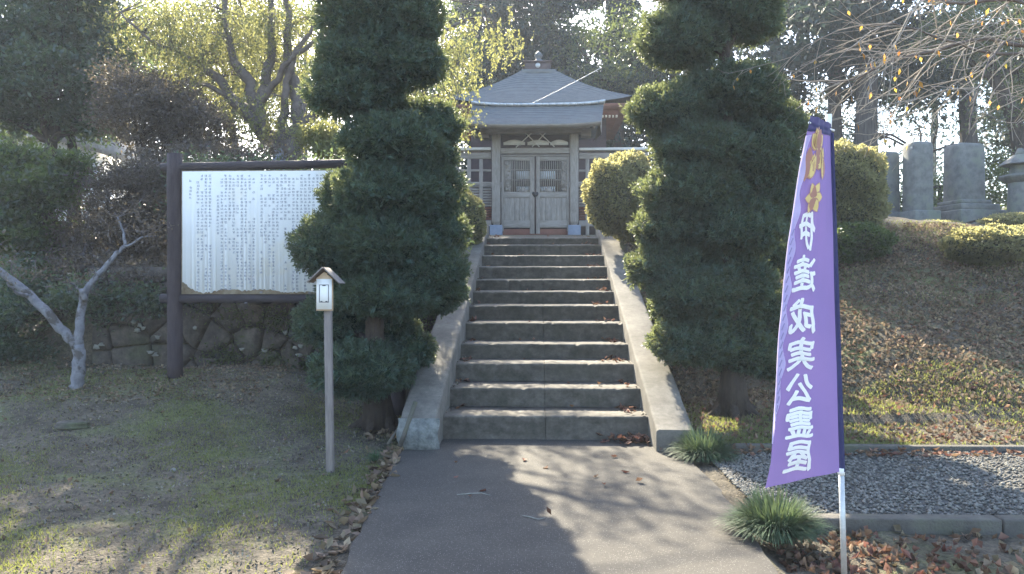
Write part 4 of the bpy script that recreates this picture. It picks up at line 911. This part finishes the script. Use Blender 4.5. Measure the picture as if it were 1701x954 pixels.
cloud_tree('shrub_tree', 'bronze green shrub with scattered yellow leaves directly left of the notice board', 'shrub', tbase(200, 11.0), at(205, 420, 11.0), .05,
           [lobe(205, 330, 75, 50, 11), lobe(165, 390, 65, 45, 10.8), lobe(250, 340, 45, 70, 11.3), lobe(235, 290, 60, 30, 11.2), lobe(250, 420, 40, 45, 11.2), lobe(330, 258, 60, 18, 11.6), lobe(430, 262, 60, 16, 11.6), lobe(255, 262, 30, 18, 11.6), lobe(140, 450, 60, 40, 10.2), lobe(230, 470, 50, 35, 10.0)], M['redshrub'], M['bark'], 330, 110, .11, .06, .027)
cloud_tree('shrub', 'dark green leafy shrub with bright tips at the left edge', 'shrub', tbase(50, 10.6), at(50, 430, 10.6), .05,
           [lobe(60, 320, 55, 35, 10.6), lobe(10, 390, 50, 40, 10.2), lobe(100, 298, 45, 26, 11), lobe(80, 400, 45, 36, 11), lobe(40, 450, 50, 30, 10.4), lobe(-30, 330, 60, 70, 10.6), lobe(30, 268, 55, 26, 11), lobe(120, 275, 30, 24, 11), lobe(-30, 260, 40, 30, 11)], M['hedge'], M['bark'], 300, 110, .11, .08, .036)
cloud_tree('shrub', 'low dark shrub at the left edge below the leafy shrub, beside the pale forked tree', 'shrub', tbase(10, 9.6), at(10, 540, 9.6), .04,
           [lobe(15, 500, 60, 60, 9.6), lobe(50, 470, 50, 45, 9.9), lobe(-30, 560, 60, 60, 9.5), lobe(20, 575, 45, 35, 9.4), lobe(150, 500, 70, 30, 9.6), lobe(225, 495, 45, 25, 9.65)], M['dkleaf'], M['bark'], 90, 200, .13, .06, .03)
cloud_tree('shrub', 'yellow lit leafy shrub over the right end of the notice board', 'shrub', tbase(545, 12.4), at(545, 330, 12.4), .04,
           [lobe(530, 228, 45, 22, 12.4), lobe(560, 250, 30, 20, 12.2)], M['yleaf'], M['bark'], 36, 150, .12, .06, .03)
cloud_tree('shrub', 'dark shrub on top of the stone wall behind the notice board', 'shrub', tbase(400, 10.8), at(400, 400, 10.8), .04,
           [lobe(340, 300, 60, 40, 10.9), lobe(440, 300, 60, 40, 10.9), lobe(540, 330, 70, 60, 11), lobe(640, 330, 60, 60, 11.2), lobe(700, 400, 50, 50, 11), lobe(390, 350, 90, 60, 11.3)], M['dkleaf'], M['bark'], 130, 160, .16, .06, .03)
# pale forked tree
def pale_tree():
    e = thing('forked_tree', 'small pale barked tree forking in a V, left of the notice board', 'tree'); Y = 8.45; gq = Geo()
    def run(pp, rr, dys):
        P = [at(x, y, Y+d) for (x, y), d in zip(pp, dys)]; Q = []; Rr = []
        for j in range(len(P)-1):
            for t_ in np.linspace(0, 1, 4, endpoint=False): Q.append(P[j]+(P[j+1]-P[j])*t_+rng.normal(size=3)*.006); Rr.append(rr[j]+(rr[j+1]-rr[j])*t_)
        Q.append(P[-1]); Rr.append(rr[-1]); gq.tube(Q, Rr, 12, jit=.07)
    s = Y/F*.70
    run([(112, 668), (128, 640), (133, 600), (129, 572)], [13*s*1.35, 15*s, 14.5*s, 14*s], [0, 0, 0, 0])
    run([(129, 576), (100, 545), (75, 515), (50, 490), (0, 450), (-60, 420)], [12*s, 11*s, 10.5*s, 10*s, 8*s, 5*s], [0, -.05, -.1, -.1, -.2, -.3])
    run([(129, 576), (133, 535), (138, 500), (142, 484), (165, 455), (190, 425), (207, 410)], [12*s, 10*s, 9*s, 8*s, 6.5*s, 5.5*s, 5*s], [0, 0, .05, .05, .1, .15, .2])
    run([(140, 500), (136, 482)], [7*s, 6*s], [0, -.05]); run([(135, 484), (118, 472), (110, 460)], [2.5*s, 2*s, 1*s], [0, -.1, -.2])
    run([(50, 492), (30, 488), (12, 470)], [5*s, 4*s, 2*s], [-.1, -.3, -.5]); run([(207, 410), (205, 385), (195, 360)], [4*s, 3*s, 2*s], [.2, .3, .3]); run([(207, 410), (235, 395), (260, 392)], [3*s, 2.2*s, 1*s], [.2, .2, .3])
    gq.build('trunk', M['whitebark'], e, smooth=True)
    cc = np.array([at(x, y, Y+d) for (x, y, d) in [(195, 350, .3), (215, 372, .4), (240, 385, .2), (260, 395, .3), (180, 375, .3), (160, 430, .2), (110, 455, -.2), (225, 340, .5), (20, 440, -.3), (-20, 410, -.3), (50, 455, -.4), (150, 470, .2), (250, 370, .3)]])
    tw = Geo()
    for c_ in cc: 
        for k in range(4): tw.tube(bend(c_-np.array([0, 0, .1]), c_+rdir(1)[0]*.22, 4, .15), [.006, .005, .004, .002], 4)
    tag(tw.build('twigs', M['cherrybark'], e), kind='stuff'); n = 60; P = np.repeat(cc, n, 0)+rng.normal(size=(len(cc)*n, 3))*np.array([.14, .12, .08]); D = rdir(len(P))
    gq = Geo(); gq.quads(leafq(P, D, .045, .02, .1)); gq.build('crown', M['redshrub'], e)
pale_tree()
# far trees: conifers behind the hall and on the right
def conifer(label, px, Y, r0, top, z_lo, wd, nb=34, leaves=330, lm='cedar', seed=0, group='tall cedars behind the shrine'):
    e = thing('cedar_tree', label, 'tree', group); b = tbase(px, Y); gq = Geo(); h = top-b[2]
    n = 14; P = np.array([b+np.array([.05*math.sin(k*.9+px), .05*math.cos(k*.7), h*k/(n-1)-.3]) for k in range(n)]); gq.tube(P, r0*(1-.85*np.linspace(0, 1, n)**1.3)*np.array([1.35, 1.08]+[1]*(n-2)), 16, jit=.04); gq.build('trunk', M['cedarbark'], e, smooth=True)
    br = Geo(); cc = []
    for k in range(nb):
        t_ = (k+random.random())/nb; z = z_lo+(top-z_lo)*t_; L = wd*(1-.75*t_)*random.uniform(.6, 1.15); a = random.random()*6.28
        p0 = np.array([b[0], b[1], z]); p1 = p0+np.array([math.cos(a)*L, math.sin(a)*L, -.12*L+random.uniform(-.2, .3)]); Q = bend(p0, p1, 5, .05, -.06); br.tube(Q, np.linspace(.05, .012, 5), 4, cap=False)
        for j, s_ in ((2, .5), (3, .75), (4, 1.0)): cc.append((Q[j], L*.22))
        cc.append(((Q[4]+Q[3])/2, L*.2))
    br.build('branches', M['cedarbark'], e); gq = Geo(); Ps = []; 
    for (c_, r_) in cc: 
        m = leaves//3; q = rng.normal(size=(m, 3))*np.array([1, 1, .45])*max(.22, r_); Ps.append(c_+q-np.array([0, 0, .1]))
    P = np.concatenate(Ps); nl = len(P); D = norm(rdir(nl)*.7+np.array([0, 0, -.35])); gq.quads(leafq(P, D, .25*(.6+.7*rng.random(nl)), .115*(.6+.7*rng.random(nl)), .2)); gq.build('crown', M[lm], e)
conifer('broad dark cedar directly behind the shrine hall roof', 905, 31, .45, 16.2, 6.5, 4.3, 60, 380)
conifer('dark cedar behind the hall, left of its roof peak', 790, 33, .45, 15.5, 6.0, 3.8, 44)
conifer('dark cedar behind the hall, right of its roof peak', 1010, 34, .45, 16, 6.0, 3.8, 40)
conifer('cedar behind the top of the right topiary tree', 1120, 30, .4, 14.5, 7.0, 3.2, 34)
conifer('cedar with thick trunk rising behind the leftmost gravestone', 1440, 24, .44, 14, 8.3, 3.0, 30)
conifer('slender dark cedar trunk rising behind the purple banner top', 1388, 25.5, .30, 14, 8.3, 2.6, 26)
conifer('cedar with straight trunk rising behind the widest gravestone', 1607, 26, .34, 14, 8.6, 2.9, 26)
conifer('cedar standing at the far right beyond the lantern', 1760, 27, .4, 14.5, 6.5, 3.2, 30)
conifer('cedar half hidden behind the right topiary and the banner', 1290, 28, .4, 14.5, 6.2, 3.0, 32)
cloud_tree('far_tree', 'dark leaning broadleaf tree at the right edge behind the lantern', 'tree', tbase(1760, 21), at(1650, 130, 21), .22, [lobe(1650, 40, 80, 60, 21), lobe(1700, 110, 60, 50, 21), lobe(1590, 60, 60, 50, 21.5), lobe(1690, 190, 50, 30, 21)], M['fargreen'], M['bark'], 70, 130, .35, .12, .05)
cloud_tree('far_tree', 'leafy tree behind the left gate fence and weeping cherry', 'tree', tbase(690, 27), at(690, 200, 27), .25, [lobe(700, 60, 90, 60, 27), lobe(620, 120, 90, 60, 27), lobe(560, 30, 90, 60, 27), lobe(740, 150, 60, 40, 27), lobe(660, -30, 110, 50, 27.5)], M['fargreen'], M['bark'], 130, 150, .45, .14, .06)
cloud_tree('far_tree', 'loose green tree far behind the weeping cherry', 'tree', tbase(380, 24), at(380, 200, 24), .25, [lobe(300, 60, 100, 60, 24), lobe(420, 50, 100, 70, 24), lobe(480, 130, 70, 50, 24), lobe(360, 160, 90, 40, 24), lobe(250, 150, 70, 40, 24.5)], M['fargreen'], M['bark'], 220, 120, .36, .14, .06)
cloud_tree('far_tree', 'grey green tree filling the gap right of the hall roof', 'tree', tbase(1030, 29), at(1030, 200, 29), .25, [lobe(1000, 120, 60, 40, 28), lobe(1050, 60, 80, 50, 29), lobe(960, 60, 60, 40, 29), lobe(1100, 140, 80, 60, 29)], M['fargreen'], M['bark'], 70, 140, .45, .14, .06)
cloud_tree('far_tree', 'low green tree between the middle and widest gravestones', 'tree', tbase(1560, 20), at(1560, 310, 20), .08, [lobe(1562, 318, 26, 28, 20), lobe(1660, 300, 34, 44, 20), lobe(1470, 330, 40, 24, 21)], M['hedge'], M['bark'], 40, 130, .2, .10, .05)
cloud_tree('far_tree', 'thin leafed tree low between the cedar trunks', 'tree', tbase(1530, 30), at(1530, 270, 30), .12, [lobe(1520, 200, 60, 30, 30), lobe(1560, 150, 70, 40, 30), lobe(1670, 240, 60, 50, 30), lobe(1400, 210, 60, 40, 30), lobe(1340, 180, 60, 50, 30)], M['cedar'], M['bark'], 60, 110, .42, .13, .05)
cloud_tree('far_tree', 'far tree behind the dark evergreen at the left edge', 'tree', tbase(20, 22), at(20, 230, 22), .2, [lobe(10, 60, 100, 90, 22), lobe(130, 60, 100, 70, 22), lobe(-80, 150, 80, 80, 22), lobe(30, 170, 60, 40, 22)], M['dkleaf'], M['bark'], 90, 140, .42, .13, .055)
# low background masses closing the view under the crowns
def far_hedge(label, x0, x1, y, z0, z1, n, m_, nm='far_shrubbery'):
    P = np.stack([x0+(x1-x0)*rng.random(n), y+np.clip(rng.normal(size=n)*.7, -1, 1), z0+(z1-z0)*rng.random(n)**1.2*(.8+.2*np.sin(rng.random(n)*6))], -1)
    P[:, 2] = z0+(P[:, 2]-z0)*(.75+.25*np.sin(P[:, 0]*.9)*np.cos(P[:, 0]*.37+1)); D = rdir(n)
    gq = Geo(); gq.quads(leafq(P, D, .22*(.6+.8*rng.random(n)), .10, .15)); tag(gq.build(nm, m_), label, 'shrubbery', kind='stuff')
far_hedge('dark undergrowth behind the hall and weeping tree', -10.6, -2.7, 20.3, 2.6, 5.2, 20000, M['dkleaf'])
far_hedge('dark undergrowth behind the gravestones', 5, 19, 23, 2.8, 4.6, 20000, M['hedge'])
def far_wood(label, x0, x1, y, z1, ncl, nl_, hfun=None):
    c = np.stack([x0+(x1-x0)*rng.random(ncl), y+rng.random(ncl)*6, 3+(z1-3)*rng.random(ncl)], -1); r_ = .7+.9*rng.random(ncl)
    if hfun is not None: c = c[c[:, 2] < hfun(c[:, 0])]; r_ = r_[:len(c)]
    P = np.repeat(c, nl_, 0)+rng.normal(size=(len(c)*nl_, 3))*np.array([1, .8, .45])*np.repeat(r_, nl_)[:, None]*.8; n = len(P)
    gq = Geo(); gq.quads(leafq(P, norm(rdir(n)+[0, 0, -.3]), .34*(.6+.8*rng.random(n)), .16, .15)); 
    for k in range(26):
        x_ = x0+(x1-x0)*(k+random.random())/26; h_ = z1*random.uniform(.8, 1.0); yy_ = y+random.uniform(1, 5); gq.tube([(x_, yy_, 2.5), (x_+.2, yy_, h_)], [.32, .08], 8, cap=False)
    tag(gq.build('far_wood', M['cedar']), label, 'wood', kind='stuff')
far_wood('far off dark wood beyond the hilltop', -50, 50, 45, 19.5, 1500, 42, lambda x: np.where((x > 14) & (x < 26), 12+3*np.sin(x), np.where((x > -30) & (x < -23), -5, 20)))
# house behind the left trees
e = thing('distant_house', 'pale house with grey roof glimpsed behind the left trees', 'building'); a, b = at(-60, 320, 30), at(105, 236, 30)
gq = Geo(); gq.box(a[0], b[0], 30, 36, 2.8, b[2]); gq.build('wall', M['house'], e)
gq = Geo(); gq.add([(a[0]-.5, 29.4, b[2]), (b[0]+.5, 29.4, b[2]), (b[0]+.5, 33, b[2]+1.6), (a[0]-.5, 33, b[2]+1.6), (a[0]-.5, 36.6, b[2]), (b[0]+.5, 36.6, b[2])], [(0, 1, 2, 3), (3, 2, 5, 4), (0, 4, 5, 1)], [(0, 3, 4), (1, 5, 2)]); gq.build('roof', M['tile'], e, recalc=True)
# ------------------------------------------------------------------ overhanging bare cherry, upper right
def bare_tree():
    e = thing('bare_cherry', 'nearly bare cherry with thin drooping twigs and a few orange leaves at upper right', 'tree'); gq = Geo(); tw = Geo(); tips = []
    b = np.array([7.3, 8.6, g(7.3, 8.6)]); fk = np.array([7.1, 8.5, 3.0]); gq.tube(bend(b-[0, 0, .2], fk, 6, .05), np.linspace(.24, .17, 6), 12, jit=.08)
    def grow(p, d, L, r, depth):
        n = max(4, int(L/.16)); Q = [p]; dd = d.copy()
        for k in range(n):
            if depth > 0 and Q[-1][2] < 2.85: break
            dd = norm(dd+rng.normal(size=3)*.16+np.array([0, 0, -.035 if depth > 0 else -.015])); Q.append(Q[-1]+dd*L/n)
        (gq if depth == 0 else tw).tube(Q, np.linspace(r, max(.0022, r*.35), len(Q)), 6 if depth == 0 else 4, cap=False) if len(Q) > 2 else None
        if depth < 3:
            for k in range(2, len(Q)):
                for _ in range(2 if depth < 2 else 1):
                    if random.random() < (.40, .36, .2)[depth]:
                        d2 = norm((Q[k]-Q[k-1])*6+rdir(1)[0]*.9+np.array([-.15, 0, -.15])); grow(Q[k], d2, L*random.uniform(.3, .5), max(.003, r*.35), depth+1)
        else: tips.append(Q[-1])
        if depth >= 1: tips.append(Q[len(Q)//2])
    for (tx, ty, Yt, r) in ((1400, 30, 6.8, .024), (1430, 95, 7.2, .020), (1420, 10, 7.6, .028), (1470, 140, 6.6, .016), (1560, 60, 7.0, .024), (1620, 130, 7.6, .020), (1500, -50, 7.2, .03)):
        t_ = at(tx, ty, Yt); m_ = fk+(t_-fk)*.35+np.array([0, 0, .6]); gq.tube(np.array([fk+(m_-fk)*k/4+np.array([0, 0, .1*math.sin(k/4*math.pi)]) for k in range(5)]), np.linspace(.075, r, 5), 8); L = np.linalg.norm(t_-m_); grow(m_, norm(t_-m_+np.array([0, 0, .12*L])), L, r, 0)
    gq.build('trunk', M['cherrybark'], e, smooth=True); tag(tw.build('twigs', M['twig'], e), kind='stuff')
    T_ = np.array(tips); k = rng.choice(len(T_), min(170, len(T_)), replace=False); P = T_[k]; D = norm(rdir(len(P))*.4+np.array([0, 0, -1])); g2 = Geo(); g2.quads(leafq(P, D, .065*(.7+.5*rng.random(len(P))), .030, .2)); g2.build('leaves', M['orangeleaf'], e)
bare_tree()

# ------------------------------------------------------------------ grass tufts
def tuft(label, px, py, Y, rad, n, L):
    e = thing('grass_tuft', label, 'grass tuft', 'mondo grass tufts along the path'); c = at(px, py, Y); c[2] = g(c[0], c[1]) if c[0] > 1.4 else 0
    a = rng.random(n)*6.28; r_ = rad*.45*rng.random(n)**.5; b = c+np.stack([np.cos(a)*r_, np.sin(a)*r_, np.zeros(n)], -1); tilt_ = .35+1.25*rng.random(n)
    d = np.stack([np.cos(a), np.sin(a), np.zeros(n)], -1); d = norm(d+rdir(n)*.35*np.array([1, 1, 0])); Ls = L*(.6+.6*rng.random(n)); side = norm(np.cross(d, [0, 0, 1.0]))
    pts = []
    for t_ in (0, .3, .6, .85, 1.0):
        h = Ls*(t_*np.cos(tilt_*.5)-.62*t_**2*np.sin(tilt_)); rr_ = Ls*(t_*np.sin(tilt_*.6))
        pts.append(b+d*rr_[:, None]+np.array([0, 0, 1.0])*h[:, None])
    wd = [.0028, .0034, .003, .0018, .0004]; gq = Geo()
    for k in range(4): gq.quads(np.stack([pts[k]-side*wd[k], pts[k]+side*wd[k], pts[k+1]+side*wd[k+1], pts[k+1]-side*wd[k+1]], 1))
    gq.build('blades', M['tuft'], e); V, Fc = ico(c+np.array([0, 0, .0]), (rad*.36, rad*.36, rad*.22), 2, .1); g2 = Geo(); g2.add(V, T=Fc); g2.build('crown_base', M['azcore'], e)
tuft('mondo grass tuft at the foot of the right stair wall', 1168, 752, 6.72, .26, 2300, .34)
tuft('larger mondo grass tuft spilling over the path edge by the banner pole', 1288, 893, 4.62, .26, 2700, .32)
tuft('tiny green weed on the bare earth beside the left path edge', 622, 766, 6.5, .07, 130, .11)

# ------------------------------------------------------------------ loose things on the ground
def rock(label, px, py, Y, r, m_='wallstone', nm='rock', cat='rock'):
    c = at(px, py, Y); c[2] = g(c[0], c[1])+r[2]*.3; V, Fc = ico(c, r, 3, .12); gq = Geo(); gq.add(V, T=Fc); tag(gq.build(nm, M[m_]), label, cat)
rock('flat rough rock lying on the left lawn below the pale forked tree', 122, 735, 7.3, (.17, .09, .06))
rock('small pale stone on the left lawn right of the flat rock', 288, 786, 6.1, (.025, .02, .018), 'lichen')
for (lab, p, q, r_) in (('grey broken pipe leaning on the left stair wall end', (664, 742, 6.85), (690, 668, 7.05), .022), ('thinner broken pipe crossing behind the leaning one', (644, 738, 6.95), (676, 690, 7.15), .015)):
    a, b = at(*p), at(*q); gq = Geo(); gq.tube([a, (a+b)/2+np.array([.004, 0, 0]), b], r_, 12); tag(gq.build('broken_pipe', M['kerb']), lab, 'pipe')
for (lab, pts_) in (('thin white twig lying on the path', [(759, 824), (782, 822), (800, 821), (816, 825)]), ('short pale twig on the path near the shadow edge', [(868, 858), (880, 860), (895, 864), (906, 861)])):
    P = [at(x, y, 1.5*F/(y-HOR)) for x, y in pts_]; 
    for p in P: p[2] = .006
    gq = Geo(); gq.tube(P, [.003, .004, .003, .002], 6); tag(gq.build('twig', M['lichen']), lab, 'twig')
def scatter(name, label, P, m_, L, W, lie=.35, curl=.35):
    n = len(P); D = rdir(n)*np.array([1, 1, lie]); D = norm(D); Nn = norm(rdir(n)*lie+np.array([0, 0, 1.0])); S = norm(np.cross(D, Nn)); N2 = np.cross(S, D); l = L*(.55+.8*rng.random((n, 1))); w_ = W*(.6+.8*rng.random((n, 1)))
    base = P+np.array([0, 0, .006]); mid = base+D*l*.5-N2*l*curl*.3; tip = base+D*l+N2*l*curl*.15; side = mid+N2*w_*curl
    gq = Geo(); V = np.stack([base, side+S*w_*.5, tip, side-S*w_*.5, mid+D*l*.05], 1)
    gq.add(V, T=(np.array([(0, 1, 4), (1, 2, 4), (2, 3, 4), (3, 0, 4)])[None]+np.arange(n)[:, None, None]*5).reshape(-1, 3)); return tag(gq.build(name, m_), label, 'leaf litter', kind='stuff')
def onG(x, y): return np.stack([x, y, G(x, y)], -1)
# steps and path
P = []
for k in range(12):
    for (c, n, sp_) in ((.93, (26, 8, 22, 20, 18, 14, 12, 12, 10, 10, 6, 4)[k], .11), (-.97, (3, 6, 14, 3, 14, 2, 3, 2, 2, 1, 1, 8)[k], .05), (0, 2, .6)):
        xx = np.clip(c-np.sign(c)*np.abs(rng.normal(size=n))*sp_ if c else rng.normal(size=n)*sp_, -1, 1); yy = SD[k]+.1+.42*rng.random(n)**.5; P.append(np.stack([xx, yy, SZ[k]+tilt[k]*np.clip((yy-SD[k])/.5, 0, 1)+.01*rng.random(n)], -1))
n = 120; P.append(np.stack([np.clip(.98-np.abs(rng.normal(size=n))*.16, -1, 1.0), 7.40-np.abs(rng.normal(size=n))*.10, .008+.05*rng.random(n)], -1))
P.append(np.stack([rng.normal(size=14)*.9, 4+3*rng.random(14), np.full(14, .006)], -1))
scatter('fallen_leaves', 'rust coloured fallen leaves in the corners of the steps', np.concatenate(P), M['redleaf'], .07, .045, .4, .5)
n = 330; t = rng.random(n); yy = 3.2+3.9*t; xl = np.interp(yy, [3.2, 3.92, 6.41, 7.1], [-1.17, -1.15, -1.28, -1.30]); xx = xl-np.abs(rng.normal(size=n))*.09-.01
scatter('fallen_leaves', 'brown fallen leaves gathered along the left path edge', onG(xx, yy)+np.array([0, 0, .015]), M['litter'], .085, .05, .45, .5)
n = 750; yy = 2.8+2.1*rng.random(n); xx = 1.32+np.abs(rng.normal(size=n))*.75; k = xx < 5
scatter('fallen_leaves', 'rust and brown leaves heaped below the near kerb around the banner pole', onG(xx[k], yy[k])+np.array([0, 0, .02]), M['redleaf'], .065, .042, .8, .8)
n = 500; yy = 2.8+2.1*rng.random(n); xx = 1.32+np.abs(rng.normal(size=n))*1.1; k = xx < 6
scatter('fallen_leaves', 'dull brown leaves on the shaded earth below the near kerb', onG(xx[k], yy[k])+np.array([0, 0, .02]), M['litter'], .06, .04, .8, .8)
n = 420; yy = 6.75-.0*rng.random(n)+.25*rng.random(n); xx = 1.6+7*rng.random(n)
scatter('fallen_leaves', 'orange leaves lying along the far kerb on the gravel', np.stack([xx, yy, np.full(n, .015)], -1), M['redleaf'], .07, .04, .4, .5)
n = 60000; xx = 1.42+8.8*rng.random(n)**1.15; yy = 7.15+6.6*rng.random(n); 
k = (yy > 8.7-.25*(xx-3)) | (rng.random(n) < .30); xx = xx[k]; yy = yy[k]
scatter('leaf_litter', 'dry leaf litter covering the bank on the right', onG(xx, yy)+np.array([0, 0, .004]), M['litter'], .055, .034, .9, .6)
n = 2600; xx = 1.42+8*rng.random(n); yy = 7.2+5.5*rng.random(n)**1.6
scatter('leaf_litter', 'scattered redder leaves on the bank', onG(xx, yy)+np.array([0, 0, .01]), M['redleaf'], .065, .04, .5, .5)
n = 14000; xx = -1.4-6.5*rng.random(n)**1.2; yy = 3+6.8*rng.random(n)**.7
scatter('leaf_litter', 'small leaf crumbs and debris over the left lawn', onG(xx, yy), M['debris'], .026, .016, .9, .5)
n = 700; xx = -1.5-6*rng.random(n); yy = 3+6.5*rng.random(n)
scatter('leaf_litter', 'few curled brown leaves dotted over the left lawn', onG(xx, yy), M['litter'], .045, .028, .8, .7)
n = 2600; xx = -3.2-4*rng.random(n); yy = 8+1.8*rng.random(n)
scatter('leaf_litter', 'dry leaves in the shade at the foot of the stone wall', onG(xx, yy), M['litter'], .05, .03, .5, .5)
n = 160; xx = -1.45-.35*rng.random(n); yy = 7.3+1.2*rng.random(n)
scatter('leaf_litter', 'pile of dry leaves between the left topiary trunk and stair wall', onG(xx, yy)+np.array([0, 0, .03]), M['litter'], .08, .05, .5, .5)
n = 260; P_ = np.stack([np.concatenate([-1.0+np.abs(rng.normal(size=130))*.02, 1.0-np.abs(rng.normal(size=130))*.02]), 7.44+.562*12*rng.random(n), np.zeros(n)], -1)
kk_ = np.clip(((P_[:, 1]-7.44)/.562).astype(int), 0, 11); P_[:, 2] = np.array(SZ)[kk_]+.006
scatter('leaf_litter', 'fine crumbs and soil in the inner corners of the steps', P_, M['debris'], .03, .02, .6, .5)
def blades(name, label, P, L, W, m_):
    n = len(P); D = norm(rdir(n)*.55+np.array([0, 0, .8])); D[:, 2] = np.abs(D[:, 2]); gq = Geo(); gq.quads(leafq(P, D, L*(.5+.9*rng.random(n)), W, .1)); tag(gq.build(name, m_), label, 'grass', kind='stuff')
n = 170000; xx = -1.35-6.8*rng.random(n)**1.25; yy = 2.6+6.8*rng.random(n)**.9
ms = np.sin(xx*1.7+1.0)*np.sin(yy*1.9+.4)+.5*np.sin(xx*4.1+yy*2.2)+.3*rng.normal(size=n); k = (ms > .22) | (rng.random(n) < .12)
blades('short_grass', 'short moss and grass growing in patches on the left lawn', onG(xx[k], yy[k]), .024, .007, M['grass'])
n = 90000; xx = 1.5+8.5*rng.random(n); yy = np.where(rng.random(n) < .62, 7.1+2.0*rng.random(n)**1.3, 10.5+5*rng.random(n)); ms = np.sin(xx*1.9)*np.sin(yy*2.3)+.4*rng.normal(size=n)+.6*sm(yy, 11, 13); k = (ms > -.1) & (yy < 14)
blades('short_grass', 'tufty grass on the foot and crest of the right bank', onG(xx[k], yy[k]), .045, .010, M['grass'])

# ------------------------------------------------------------------ added haze volume, lifts the dark tones like lens veil
hz = bpy.data.materials.new('haze'); hz.use_nodes = True; n_ = hz.node_tree.nodes; n_.remove(n_['Principled BSDF'])
pv = n_.new('ShaderNodeVolumePrincipled'); pv.inputs['Color'].default_value = (.80, .88, 1, 1); pv.inputs['Density'].default_value = .0014; pv.inputs['Anisotropy'].default_value = .15
hz.node_tree.links.new(pv.outputs[0], n_['Material Output'].inputs['Volume'])
gq = Geo(); gq.box(-70, 70, -12, 66, -1.2, 21.5); o = gq.build('haze', hz, recalc=True); tag(o, 'thin added haze giving the pale veil of lens flare', 'haze', kind='stuff')
